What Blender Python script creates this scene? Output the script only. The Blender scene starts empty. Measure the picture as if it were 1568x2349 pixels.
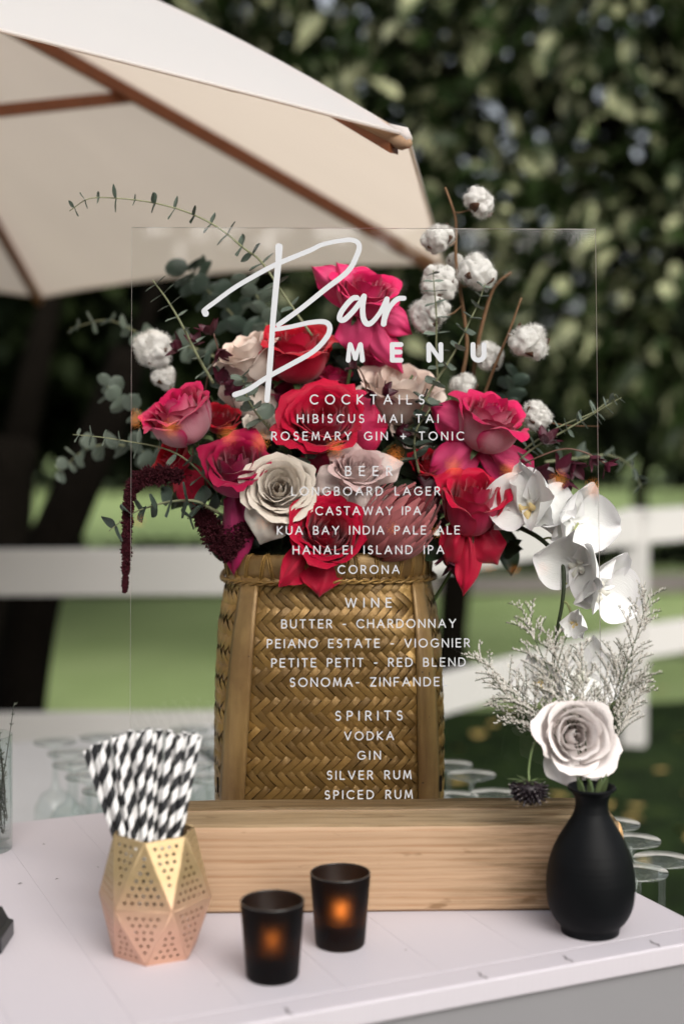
import bpy, bmesh, math, random
import numpy as np
from mathutils import Vector, Matrix, Quaternion, noise
from mathutils.geometry import tessellate_polygon
R = math.radians
rnd = random.Random(7)
S = bpy.context.scene
C = S.collection

# ------------------------------------------------------------------ camera, world, sun, exposure
CAMZ, TZ = 1.55, 0.95                      # eye height, counter height
PITCH = R(3.762)
cam = bpy.data.objects.new('camera', bpy.data.cameras.new('camera'))
C.objects.link(cam); S.camera = cam
cam.location = (0, 0, CAMZ); cam.rotation_euler = (R(90) - PITCH, 0, 0)
cam.data.sensor_fit = 'VERTICAL'; cam.data.sensor_height = 36; cam.data.sensor_width = 24
cam.data.lens = 50; cam.data.clip_start = 0.05; cam.data.clip_end = 400
cam.data.dof.use_dof = True; cam.data.dof.focus_distance = 1.86; cam.data.dof.aperture_fstop = 1.9
cam.data.dof.aperture_blades = 0

SUN_EL, SUN_ROT = R(36), R(156)
w = bpy.data.worlds.new('World'); S.world = w; w.use_nodes = True
nt = w.node_tree; bg = nt.nodes['Background']
sky = nt.nodes.new('ShaderNodeTexSky'); sky.sky_type = 'NISHITA'; sky.sun_disc = False
sky.sun_elevation = SUN_EL; sky.sun_rotation = SUN_ROT; sky.air_density = 1.0; sky.dust_density = 4.0; sky.ozone_density = 1.0
hs = nt.nodes.new('ShaderNodeHueSaturation'); hs.inputs['Saturation'].default_value = 0.32
nt.links.new(sky.outputs[0], hs.inputs['Color']); nt.links.new(hs.outputs[0], bg.inputs[0])
bg.inputs[1].default_value = 0.066
sun = bpy.data.objects.new('sun', bpy.data.lights.new('sun', 'SUN')); C.objects.link(sun)
sun.data.energy = 1.5; sun.data.angle = R(60); sun.data.color = (1.0, 0.96, 0.90)
sd = Vector((math.sin(SUN_ROT) * math.cos(SUN_EL), math.cos(SUN_ROT) * math.cos(SUN_EL), math.sin(SUN_EL)))
sun.rotation_euler = sd.to_track_quat('Z', 'Y').to_euler()
S.view_settings.view_transform = 'Standard'; S.view_settings.look = 'None'
S.view_settings.exposure = 1.22; S.view_settings.gamma = 1; S.view_settings.use_curve_mapping = False
S.render.engine = 'CYCLES'
S.cycles.use_denoising = True
S.cycles.max_bounces = 7; S.cycles.transparent_max_bounces = 24; S.cycles.diffuse_bounces = 3
S.cycles.glossy_bounces = 3; S.cycles.transmission_bounces = 5; S.cycles.sample_clamp_indirect = 6

# ------------------------------------------------------------------ pixel -> place helpers (photo measured at 1568 px wide)
F = 3262.0
FW = Vector((0, math.cos(PITCH), -math.sin(PITCH))); UP = Vector((0, math.sin(PITCH), math.cos(PITCH)))
EYE = Vector((0, 0, CAMZ))
def ray(u, v):
    return FW + Vector((1, 0, 0)) * ((u - 784) / F) - UP * ((v - 1174.5) / F)
def at(u, v, Y):
    d = ray(u, v); return EYE + d * (Y / d.y)
def atz(u, v, z):
    d = ray(u, v); return EYE + d * ((z - CAMZ) / d.z)
def atplane(u, v, p, n):
    d = ray(u, v); return EYE + d * ((p - EYE).dot(n) / d.dot(n))

# ------------------------------------------------------------------ object helpers
WM = {}
def link(o, parent=None, M=None):
    C.objects.link(o)
    M = M or Matrix.Identity(4)
    if parent is not None:
        o.parent = parent; o.matrix_basis = WM[parent.name].inverted_safe() @ M
    else:
        o.matrix_basis = M
    WM[o.name] = M
    return o
def tag(o, label=None, cat=None, group=None, kind=None):
    if label: o['label'] = label
    if cat: o['category'] = cat
    if group: o['group'] = group
    if kind: o['kind'] = kind
    return o
def thing(name, label, cat, loc, group=None, M=None):
    o = bpy.data.objects.new(name, None); o.empty_display_size = 0.02
    link(o, None, M or Matrix.Translation(Vector(loc)))
    return tag(o, label, cat, group)
def obj(name, me, parent=None, M=None, kind=None):
    o = bpy.data.objects.new(name, me); link(o, parent, M)
    if kind: o['kind'] = kind
    return o
def mesh(name, verts, faces, mat=None, smooth=True, uvs=None, mats=None, fmat=None):
    me = bpy.data.meshes.new(name)
    me.from_pydata([tuple(v) for v in verts], [], faces)
    for m in (mats or ([mat] if mat else [])): me.materials.append(getattr(m, 'm', m))
    if uvs is not None:
        L = me.uv_layers.new(name='UVMap')
        idx = np.empty(len(me.loops), dtype=np.int32); me.loops.foreach_get('vertex_index', idx)
        L.data.foreach_set('uv', np.asarray(uvs, dtype=np.float32)[idx].ravel())
    if smooth: me.polygons.foreach_set('use_smooth', [True] * len(me.polygons))
    if fmat is not None: me.polygons.foreach_set('material_index', fmat)
    me.update()
    return me
class MB:
    """collects shapes into one mesh"""
    def __init__(s): s.v = []; s.f = []; s.m = []
    def add(s, vs, fs, mi=0):
        b = len(s.v); s.v += [Vector(v) for v in vs]; s.f += [tuple(i + b for i in f) for f in fs]; s.m += [mi] * len(fs)
    def box(s, c, d, M=None, mi=0):
        c = Vector(c); hx, hy, hz = d[0] / 2, d[1] / 2, d[2] / 2
        vs = [c + Vector((x * hx, y * hy, z * hz)) for x in (-1, 1) for y in (-1, 1) for z in (-1, 1)]
        if M: vs = [M @ v for v in vs]
        s.add(vs, [(0, 1, 3, 2), (4, 6, 7, 5), (0, 4, 5, 1), (2, 3, 7, 6), (0, 2, 6, 4), (1, 5, 7, 3)], mi)
    def tube(s, pts, rad, n=8, cap=True, mi=0):
        pts = [Vector(p) for p in pts]; k = len(pts)
        if not hasattr(rad, '__len__'): rad = [rad] * k
        vs = []; side = None
        for i, p in enumerate(pts):
            t = (pts[min(i + 1, k - 1)] - pts[max(i - 1, 0)]).normalized()
            if side is None:
                side = t.cross(Vector((0, 0, 1)))
                if side.length < 1e-3: side = t.cross(Vector((1, 0, 0)))
            side = (side - t * side.dot(t)).normalized(); b = t.cross(side)
            for j in range(n):
                a = 2 * math.pi * j / n
                vs.append(p + (side * math.cos(a) + b * math.sin(a)) * rad[i])
        fs = [(i * n + j, i * n + (j + 1) % n, (i + 1) * n + (j + 1) % n, (i + 1) * n + j) for i in range(k - 1) for j in range(n)]
        if cap: fs += [tuple(range(n))[::-1], tuple((k - 1) * n + j for j in range(n))]
        s.add(vs, fs, mi)
    def lathe(s, prof, n=32, M=None, mi=0, closed=False):
        k = len(prof)
        vs = [Vector((r * math.cos(2 * math.pi * j / n), r * math.sin(2 * math.pi * j / n), z)) for r, z in prof for j in range(n)]
        if M: vs = [M @ v for v in vs]
        rng = range(k if closed else k - 1)
        s.add(vs, [(i * n + j, i * n + (j + 1) % n, ((i + 1) % k) * n + (j + 1) % n, ((i + 1) % k) * n + j) for i in rng for j in range(n)], mi)
    def me(s, name, mat, smooth=True, mats=None):
        return mesh(name, s.v, s.f, mat, smooth, mats=mats, fmat=s.m if mats else None)
def bevel(o, wdt, seg=2, ang=35):
    m = o.modifiers.new('bevel', 'BEVEL'); m.width = wdt; m.segments = seg; m.limit_method = 'ANGLE'; m.angle_limit = R(ang); return o
def catmull(P, n=6):
    P = [Vector(p) for p in P]; Q = [P[0] * 2 - P[1]] + P + [P[-1] * 2 - P[-2]]; out = []
    for i in range(1, len(Q) - 2):
        a, b, c, d = Q[i - 1:i + 3]
        for k in range(n):
            t = k / n
            out.append(0.5 * ((2 * b) + (c - a) * t + (2 * a - 5 * b + 4 * c - d) * t * t + (3 * b - a - 3 * c + d) * t ** 3))
    out.append(P[-1]); return out
def frame(z, x=None):
    """rotation matrix with local Z along z and local X near x"""
    z = Vector(z).normalized(); x = Vector(x) if x is not None else Vector((0, 0, 1))
    x = x - z * x.dot(z)
    if x.length < 1e-4: x = Vector((1, 0, 0)) - z * z.x
    if x.length < 1e-4: x = Vector((0, 1, 0))
    x.normalize(); y = z.cross(x)
    return Matrix((x, y, z)).transposed().to_4x4()
def sstep(a, b, x):
    t = min(1, max(0, (x - a) / (b - a))); return t * t * (3 - 2 * t)

# ------------------------------------------------------------------ materials
def srgb(r, g, b):
    f = lambda c: (c / 255) / 12.92 if c / 255 < .04045 else ((c / 255 + .055) / 1.055) ** 2.4
    return (f(r), f(g), f(b))
class Mat:
    def __init__(s, name, base=(.5, .5, .5), rough=.6, spec=.5, metal=0.0, **kw):
        s.m = bpy.data.materials.new(name); s.m.use_nodes = True; s.nt = s.m.node_tree
        s.p = s.nt.nodes['Principled BSDF']; s.out = s.nt.nodes['Material Output']
        s.p.inputs['Base Color'].default_value = (*base, 1); s.p.inputs['Roughness'].default_value = rough
        s.p.inputs['Specular IOR Level'].default_value = spec; s.p.inputs['Metallic'].default_value = metal
        s.base = base
    def n(s, t, **kw):
        x = s.nt.nodes.new(t)
        for k, v in kw.items(): setattr(x, k, v)
        return x
    def l(s, a, b): s.nt.links.new(a, b)
    def coord(s, scale=(1, 1, 1), kind='Object', rot=(0, 0, 0)):
        tc = s.n('ShaderNodeTexCoord'); mp = s.n('ShaderNodeMapping'); mp.inputs['Scale'].default_value = scale; mp.inputs['Rotation'].default_value = rot
        s.l(tc.outputs[kind], mp.inputs[0]); return mp.outputs[0]
    def noise(s, co, scale=5, detail=4, rough=.55, dist=0):
        x = s.n('ShaderNodeTexNoise'); x.inputs['Scale'].default_value = scale; x.inputs['Detail'].default_value = detail
        x.inputs['Roughness'].default_value = rough; x.inputs['Distortion'].default_value = dist
        if co is not None: s.l(co, x.inputs['Vector'])
        return x.outputs['Fac']
    def ramp(s, fac, stops):
        x = s.n('ShaderNodeValToRGB'); e = x.color_ramp.elements
        while len(e) < len(stops): e.new(0.5)
        for i, (p, c) in enumerate(stops):
            e[i].position = p; e[i].color = (*c, 1) if len(c) == 3 else c
        s.l(fac, x.inputs[0]); return x.outputs[0]
    def mix(s, fac, a, b, mode='MIX'):
        x = s.n('ShaderNodeMix', data_type='RGBA', blend_type=mode)
        for sock, val in ((x.inputs[0], fac), (x.inputs[6], a), (x.inputs[7], b)):
            if hasattr(val, 'is_linked'): s.l(val, sock)
            elif isinstance(val, (int, float)): sock.default_value = val
            else: sock.default_value = (*val, 1)
        return x.outputs[2]
    def math(s, op, a, b=0.0):
        x = s.n('ShaderNodeMath', operation=op)
        for sock, val in ((x.inputs[0], a), (x.inputs[1], b)):
            if hasattr(val, 'is_linked'): s.l(val, sock)
            else: sock.default_value = val
        return x.outputs[0]
    def color(s, c): s.l(c, s.p.inputs['Base Color']); return s
    def bump(s, h, strength=.3, dist=.002):
        b = s.n('ShaderNodeBump'); b.inputs['Strength'].default_value = strength; b.inputs['Distance'].default_value = dist
        s.l(h, b.inputs['Height']); s.l(b.outputs[0], s.p.inputs['Normal']); return s
    def translucent(s, fac, col=None, colsock=None):
        t = s.n('ShaderNodeBsdfTranslucent'); mx = s.n('ShaderNodeMixShader'); mx.inputs[0].default_value = fac
        if colsock is not None: s.l(colsock, t.inputs[0])
        elif col: t.inputs[0].default_value = (*col, 1)
        s.l(s.p.outputs[0], mx.inputs[1]); s.l(t.outputs[0], mx.inputs[2]); s.l(mx.outputs[0], s.out.inputs[0]); return s
def simple(name, base, rough=.6, spec=.5, metal=0, var=0.0, vscale=20, bump=0, bscale=80, bdist=.001):
    m = Mat(name, base, rough, spec, metal); co = m.coord()
    if var:
        f = m.noise(co, vscale, 4)
        m.color(m.mix(m.math('MULTIPLY', f, 1.0), tuple(c * (1 - var) for c in base), tuple(min(1, c * (1 + var)) for c in base)))
    if bump: m.bump(m.noise(co, bscale, 4), bump, bdist)
    return m.m
def leafmat(name, base, base2, rough=.5, trans=.25, spec=.4, bloom=None, rand=.35, scale=30, lo=.40, hi=.64):
    m = Mat(name, base, rough, spec); co = m.coord()
    c = m.mix(m.ramp(m.noise(co, scale, 3), [(lo, (0, 0, 0)), (hi, (1, 1, 1))]), base, base2)
    if bloom: c = m.mix(m.ramp(m.noise(co, scale * 6, 5, .7), [(.5, (0, 0, 0)), (.75, (.8, .8, .8))]), c, bloom)
    oi = m.n('ShaderNodeObjectInfo')
    hv = m.n('ShaderNodeHueSaturation'); m.l(c, hv.inputs['Color'])
    m.l(m.math('ADD', m.math('MULTIPLY', oi.outputs['Random'], rand * 2), 1 - rand), hv.inputs['Value'])
    m.color(hv.outputs[0])
    if trans: m.translucent(trans, colsock=hv.outputs[0])
    return m.m

# ------------------------------------------------------------------ the ground
def crown_leaves(n, inside, size, seed, upbias=.35, aspect=.42):
    """numpy: n folded leaves at points given by inside(rng,n) -> verts, faces"""
    g = np.random.default_rng(seed); P, out = inside(g, n)
    d = g.normal(size=(n, 3)); d[:, 2] -= .7; d += out * 1.0; d /= np.linalg.norm(d, axis=1)[:, None]
    nn = g.normal(size=(n, 3)) * .8; nn[:, 2] += upbias * 3; nn += out * .5
    s = np.cross(d, nn); s /= np.linalg.norm(s, axis=1)[:, None] + 1e-9; nn = np.cross(s, d)
    L = size * g.uniform(.6, 1.25, n)[:, None]; W = L * aspect
    pts = np.stack([P, P + d * L * .3 + s * W * .5 + nn * L * .07, P + d * L * .65 + s * W * .42 + nn * L * .02, P + d * L - nn * L * .14,
                    P + d * L * .65 - s * W * .42 + nn * L * .02, P + d * L * .3 - s * W * .5 + nn * L * .07, P + d * L * .5 - nn * L * .02], 1).reshape(-1, 3)
    b = (np.arange(n) * 7)[:, None]
    fs = np.concatenate([b + np.array(q) for q in ((0, 1, 6), (1, 2, 6), (2, 3, 6), (3, 4, 6), (4, 5, 6), (5, 0, 6))], 0)
    return pts, fs
def fast_mesh(name, pts, fs, mat, smooth=False):
    me = bpy.data.meshes.new(name); k = fs.shape[1]
    me.vertices.add(len(pts)); me.vertices.foreach_set('co', np.asarray(pts, dtype=np.float32).ravel())
    me.loops.add(fs.size); me.loops.foreach_set('vertex_index', fs.astype(np.int32).ravel())
    me.polygons.add(len(fs)); me.polygons.foreach_set('loop_start', np.arange(0, fs.size, k, dtype=np.int32))
    me.polygons.foreach_set('loop_total', np.full(len(fs), k, dtype=np.int32))
    me.materials.append(mat); me.update(calc_edges=True); me.validate()
    return me

m = Mat('lawn_mat', rough=.9, spec=.15); co = m.coord()
c = m.ramp(m.noise(co, 1.1, 5), [(.3, (.26, .37, .135)), (.7, (.36, .47, .20))])
c = m.mix(m.ramp(m.noise(co, 40, 4), [(.3, (0, 0, 0)), (.8, (.6, .6, .6))]), c, (.30, .33, .17))
m.color(c).bump(m.noise(co, 90, 4), .6, .03); LAWN = m.m
g = MB(); N = 40
for i in range(N + 1):
    for j in range(N + 1):
        x = -90 + 180 * i / N; y = -6 + 150 * j / N
        g.v.append(Vector((x, y, .9 * sstep(45, 140, y) + .05 * math.sin(x * .3) * sstep(10, 30, y))))
for i in range(N):
    for j in range(N):
        a = i * (N + 1) + j; g.f.append((a, a + N + 1, a + N + 2, a + 1)); g.m.append(0)
obj('ground', g.me('ground', LAWN), kind='structure')
# dark ground cover under the big tree, right side and near the bar
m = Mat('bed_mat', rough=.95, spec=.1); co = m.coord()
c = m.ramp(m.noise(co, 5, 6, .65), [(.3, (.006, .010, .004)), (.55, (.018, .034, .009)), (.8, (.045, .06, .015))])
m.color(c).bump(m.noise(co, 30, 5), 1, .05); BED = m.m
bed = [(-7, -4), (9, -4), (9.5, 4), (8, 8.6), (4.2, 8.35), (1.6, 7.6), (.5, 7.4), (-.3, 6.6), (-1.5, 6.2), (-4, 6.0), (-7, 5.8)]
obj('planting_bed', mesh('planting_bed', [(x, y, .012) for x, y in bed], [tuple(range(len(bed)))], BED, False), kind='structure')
g = MB()
pp = [(-3, 12.2), (0, 12.3), (3, 12.5), (7, 13.1), (14, 14.6), (26, 18)]
vs = []
for x, y in pp: vs += [(x, y, .03), (x + .1, y + 1.35, .03)]
g.add(vs, [(2 * i, 2 * i + 2, 2 * i + 3, 2 * i + 1) for i in range(len(pp) - 1)])
obj('garden_path', g.me('garden_path', simple('path_mat', (.36, .32, .28), .9, .2, var=.15, vscale=3), False), kind='structure')
# fallen leaves on the bed
def scat(gn, n):
    P = np.stack([gn.uniform(.1, 4.2, n), gn.uniform(3.2, 8, n), np.full(n, .035)], 1)
    return P, np.zeros((n, 3))
pts, fs = crown_leaves(120, scat, .10, 5, upbias=2.5, aspect=.7)
pts[:, 2] = np.clip(pts[:, 2] * .35 + .02, .016, .07)
o = obj('fallen_leaves', fast_mesh('fallen_leaves', pts, fs, simple('fallen_leaf_mat', (.42, .30, .10), .7, .3, var=.4, vscale=3)), kind='stuff')
tag(o, 'yellow fallen leaves scattered over the dark ground cover behind the vase', 'leaf litter')

# ------------------------------------------------------------------ trees
BARK = simple('bark_mat', (.005, .004, .003), .95, .03, var=.4, vscale=12, bump=.8, bscale=30, bdist=.02)
MAG = leafmat('magnolia_leaf_mat', (.012, .022, .005), (.33, .34, .20), .42, .10, .18, scale=4.2, rand=.6, lo=.53, hi=.64)  # noise paints pale leaf highlights and near-black gaps into the colour
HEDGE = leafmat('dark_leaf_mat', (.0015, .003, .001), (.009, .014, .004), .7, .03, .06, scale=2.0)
LIGHTL = leafmat('light_leaf_mat', (.06, .085, .03), (.13, .15, .06), .45, .25, .4, scale=1.0)
def ell(cs, shell=.55):
    """sampler over several ellipsoids (c, r): points toward the shell, outward direction"""
    vol = np.array([r[0] * r[1] * r[2] for c, r in cs]); vol = vol / vol.sum()
    def f(gn, n):
        k = gn.choice(len(cs), n, p=vol); d = gn.normal(size=(n, 3)); d /= np.linalg.norm(d, axis=1)[:, None]
        rr = (shell + (1 - shell) * gn.random(n)) ; rr = np.where(gn.random(n) < .2, gn.random(n) ** .5, rr)
        c = np.array([q[0] for q in cs])[k]; r = np.array([q[1] for q in cs])[k]
        return c + d * r * rr[:, None], d
    return f
def tree(name, label, cat, base, top, rad, lobes, n, size, leaf, seed, limbs=6, group=None, singles=0, aspect=.42, shell=.55):
    r = random.Random(seed); base = Vector(base); top = Vector(top)
    t = thing(name, label, cat, base, group)
    M0 = Matrix.Translation(base)
    b = MB(); pts = [base.lerp(top, k / 8) + Vector((r.uniform(-1, 1), r.uniform(-1, 1), 0)) * rad * .35 * (0 < k) for k in range(9)]
    pts[0] = base - Vector((0, 0, .05))
    b.tube([p - base for p in pts], [rad * (1.35 if k == 0 else 1 - .07 * k) for k in range(9)], 12)
    obj('trunk', b.me('trunk', BARK), t, M0)
    b = MB()
    for c, rr in lobes[:limbs]:
        s = pts[r.randint(4, 8)]; e = Vector(c); mid = s.lerp(e, .5) + Vector((0, 0, .15))
        b.tube([p - base for p in catmull([s, mid, e], 4)], [rad * .5 * (1 - .09 * k) for k in range(9)], 8)
        for q in range(6):
            d = Vector((r.uniform(-1, 1), r.uniform(-1, 1), r.uniform(-.4, 1))); e2 = e + Vector((d.x * rr[0], d.y * rr[1], d.z * rr[2])) * .8
            b.tube([p - base for p in (mid.lerp(e, .5), mid.lerp(e2, .6), e2)], [rad * .2, rad * .12, rad * .04], 5)
    obj('limbs', b.me('limbs', BARK), t, M0)
    pts, fs = crown_leaves(n, ell(lobes, shell), size, seed, aspect=aspect)
    k = n - singles
    P = pts[:k * 7] - np.array(base); o = obj('crown', fast_mesh('crown', P, fs[:][np.all(fs < k * 7, axis=1)], leaf), t, M0, kind='stuff')
    return t, pts[k * 7:]
# big magnolia, upper right
g0 = random.Random(3)
def nearest(pts_fn): pass
lobes = [((-1.3, 7.6, 4.3), (1.3, .9, 1.0)), ((.3, 7.4, 4.4), (1.2, .9, 1.1)), ((1.6, 6.9, 4.2), (1.3, .9, 1.2)), ((.9, 7.0, 3.2), (1.1, .7, .9)), ((2.3, 6.9, 3.0), (.7, .6, .8)),
         ((1.7, 7.0, 2.25), (1.1, .7, .7)), ((.2, 7.8, 2.9), (1.2, .7, .9)), ((-2.6, 7.8, 4.6), (1.3, 1, 1)),
         ((.7, 7.6, 2.2), (1.0, .6, .6))]
big, rest = tree('magnolia_tree', 'broad evergreen tree with large glossy pale-backed leaves filling the upper right behind the umbrella', 'tree',
     (2.6, 8.9, 0), (1.7, 8.0, 4.4), .17, lobes, 5800, .185, MAG, 11, limbs=9, singles=0, shell=.7)
# 300 leaves nearest the camera side as single leaves
def magn(gn, n):
    P, d = ell(lobes, .9)(gn, n * 6)
    key = P[:, 1] + np.where((P[:, 2] < 3.9) & (P[:, 0] > -1.4) & (P[:, 0] < 2.2), 0, 50) ; ix = np.argsort(key)[:n]; ix = ix[gn.permutation(n)]
    P = P[ix].copy(); P[:, 1] -= .12; return P, d[ix]
pts, fs = crown_leaves(300, magn, .20, 21)
F6 = [(0, 1, 6), (1, 2, 6), (2, 3, 6), (3, 4, 6), (4, 5, 6), (5, 0, 6)]
for i in range(300):
    q = pts[i * 7:i * 7 + 7]; o0 = Vector(q[0])
    obj('leaf', mesh('leaf', [Vector(p) - o0 for p in q], F6, MAG, False), big, Matrix.Translation(o0))
# dark screen of trees behind, full width
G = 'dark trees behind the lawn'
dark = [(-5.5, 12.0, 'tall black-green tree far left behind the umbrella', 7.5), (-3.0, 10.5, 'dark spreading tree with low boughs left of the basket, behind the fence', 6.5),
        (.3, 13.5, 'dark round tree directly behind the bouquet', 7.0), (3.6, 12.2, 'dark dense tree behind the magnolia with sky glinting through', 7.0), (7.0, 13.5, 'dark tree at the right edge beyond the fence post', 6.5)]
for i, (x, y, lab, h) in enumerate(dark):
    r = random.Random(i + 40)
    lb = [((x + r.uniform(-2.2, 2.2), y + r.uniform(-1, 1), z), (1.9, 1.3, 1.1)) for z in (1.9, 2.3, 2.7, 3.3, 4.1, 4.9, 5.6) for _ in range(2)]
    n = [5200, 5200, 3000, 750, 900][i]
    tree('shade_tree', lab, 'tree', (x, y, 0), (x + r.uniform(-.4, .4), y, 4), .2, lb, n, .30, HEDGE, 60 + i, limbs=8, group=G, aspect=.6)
# leaning trunk behind the left rail and the thinner ones beside it
def leaning(label, pts, rads):
    t = thing('tree_trunk', label, 'tree trunk', (pts[0].x, pts[0].y, 0), 'dark trunks beyond the fence')
    b = MB(); b.tube([p - pts[0] for p in catmull(pts, 4)], [np.interp(k / (4 * (len(pts) - 1)), np.linspace(0, 1, len(rads)), rads) for k in range(4 * (len(pts) - 1) + 1)], 14)
    b2 = MB(); e = pts[-1] - pts[0]
    for dx in (.3,):
        b2.tube([e * .8, e + Vector((dx * .5, 0, .4)), e + Vector((dx, .2, 1.2))], [rads[-1] * .7, rads[-1] * .5, .02], 8)
    M0 = Matrix.Translation(pts[0]); obj('bark', b.me('bark', BARK), t, M0); obj('limb', b2.me('limb', BARK), t, M0)
g1 = lambda u, v, Y: at(u, v, Y)
p0 = atz(30, 1860, 0.0); Yt = p0.y
leaning('thick dark trunk leaning right behind the left end of the white rail', [p0, at(35, 1700, Yt), at(78, 1380, Yt), at(150, 1180, Yt), at(230, 1000, Yt), at(300, 800, Yt)], [.15, .105, .105, .095, .085, .07])
p0 = atz(10, 1700, 0.0); Yt = p0.y
leaning('upright dark trunk at the left border behind the white rail', [p0, at(-10, 1500, Yt), at(-5, 1250, Yt), at(20, 1000, Yt)], [.2, .16, .16, .14])
p0 = atz(1030, 1560, 0.0); Yt = p0.y
leaning('slim dark trunk just right of the basket', [p0, at(1036, 1450, Yt), at(1050, 1300, Yt), at(1080, 1150, Yt), at(1120, 950, Yt)], [.13, .085, .09, .085, .07])
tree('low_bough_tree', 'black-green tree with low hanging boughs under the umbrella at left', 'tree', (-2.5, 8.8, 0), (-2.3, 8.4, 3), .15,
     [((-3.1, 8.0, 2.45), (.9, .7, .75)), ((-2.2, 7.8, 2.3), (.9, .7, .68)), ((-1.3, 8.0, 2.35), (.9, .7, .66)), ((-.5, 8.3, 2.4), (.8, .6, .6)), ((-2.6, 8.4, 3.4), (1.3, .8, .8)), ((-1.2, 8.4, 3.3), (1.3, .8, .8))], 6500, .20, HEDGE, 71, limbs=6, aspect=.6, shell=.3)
# low dark leaf mounds standing in for the shaded ground strip beside the path
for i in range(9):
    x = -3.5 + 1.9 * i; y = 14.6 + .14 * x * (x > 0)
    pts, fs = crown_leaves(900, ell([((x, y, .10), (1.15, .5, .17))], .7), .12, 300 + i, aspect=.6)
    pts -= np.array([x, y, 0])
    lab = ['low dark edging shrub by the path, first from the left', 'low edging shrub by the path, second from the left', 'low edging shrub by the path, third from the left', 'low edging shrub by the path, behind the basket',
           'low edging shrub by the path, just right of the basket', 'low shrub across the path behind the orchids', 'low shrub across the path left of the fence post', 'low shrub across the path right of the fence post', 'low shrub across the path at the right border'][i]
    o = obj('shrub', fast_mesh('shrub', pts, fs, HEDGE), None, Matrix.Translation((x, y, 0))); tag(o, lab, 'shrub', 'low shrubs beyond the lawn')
# lighter foliage far away at mid right and through the gaps
for i, (x, y, z, s, lab) in enumerate([(4.2, 20, 2.0, 1.3, 'pale green small tree far off at the right, above the path'), (-7.5, 26, 2.2, 1.8, 'pale green bushy tree glimpsed far left between trunks'), (8.5, 24, 2.4, 1.9, 'pale green tree far off at the right border')]):
    tree('distant_tree', lab, 'tree', (x, y, 0), (x, y, 1.8), .12, [((x, y, z), (s, s, s * .8)), ((x + s * .7, y, z * .75), (s * .7, s * .7, s * .5)), ((x - s * .7, y, z * .8), (s * .7, s * .7, s * .55))], 1500, .24, LIGHTL, 80 + i, limbs=3, aspect=.6)

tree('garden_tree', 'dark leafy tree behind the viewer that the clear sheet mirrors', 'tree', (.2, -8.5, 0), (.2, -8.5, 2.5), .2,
     [((x, -8.2, z), (1.3, .7, 1.0)) for x in (-3.4, -2.3, -1.2, 0, 1.2, 2.3, 3.4) for z in (.9, 2.1, 3.3, 4.5)], 16000, .34, HEDGE, 77, limbs=6, aspect=.7, shell=.3)  # unseen tree added to block bright sky from the sheet's reflection
# tall dark tree belt across the far end of the lawn
belt = []
for i in range(9):
    x = -17 + 4.2 * i; r = random.Random(900 + i); y = 33 + r.uniform(-2, 2)
    tree('belt_tree', 'dark tree in the far belt across the lawn, number %s from the left' % ['one', 'two', 'three', 'four', 'five', 'six', 'seven', 'eight', 'nine'][i], 'tree', (x, y, 0), (x, y, 6), .3,
         [((x + r.uniform(-1.5, 1.5), y, z), (2.9, 2.0, 1.8)) for z in ((1.7, 2.6, 4.2, 6.0, 8.0) if i < 4 else (1.2, 1.6, 2.0, 2.4, 2.8))], 2400, .55, HEDGE, 950 + i, limbs=4, group='far belt of trees', aspect=.6)

# ------------------------------------------------------------------ white fence
WHITE = simple('fence_paint', (.52, .505, .485), .55, .4, var=.05, vscale=3, bump=.1, bscale=40)
fence = thing('white_fence', 'white painted two-rail fence crossing behind the basket and running off right', 'fence', (-.05, 4.85, 0))
PA, PB, PC = Vector((-2.6, 4.72, 0)), Vector((-.02, 4.84, 0)), Vector((2.3, 7.6, 0))
def rail(a, b, z, h, nm='rail', parent=fence):
    a = a.copy(); b = b.copy(); a.z = b.z = z; d = b - a
    M = Matrix.Translation((a + b) / 2) @ Matrix.Rotation(math.atan2(d.y, d.x), 4, 'Z')
    q = MB(); q.box((0, 0, 0), (d.length, .04, h)); o = obj(nm, q.me(nm, WHITE, False), parent, M); bevel(o, .006)
def post(x, y, h=1.2, yaw=0.0):
    q = MB(); q.box((0, 0, h / 2 - .02), (.105, .105, h)); q.box((0, 0, h - .005), (.13, .13, .025))
    o = obj('post', q.me('post', WHITE, False), fence, Matrix.Translation((x, y, 0)) @ Matrix.Rotation(yaw, 4, 'Z')); bevel(o, .005)
rail(PA, PB, 1.03, .16); rail(PA, PB, .475, .15)
off = Vector((.0, .03, 0))
yawR = math.atan2(PC.y - PB.y, PC.x - PB.x)
PM = atz(1455, 1700, 0.03); 
rail(PB + off, PM, 1.045, .16); rail(PB + off, PM, .50, .16)
PE = PM + Vector((2.4, 1.95, 0)); rail(PM, PE, 1.045, .16); rail(PM, PE, .50, .16)
post(PM.x, PM.y + .02, 1.12, yawR + .35); post(PB.x, PB.y + .05, 1.15, .3); post(-2.6, 4.78, 1.15); post(PE.x, PE.y + .05, 1.2, yawR)
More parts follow.
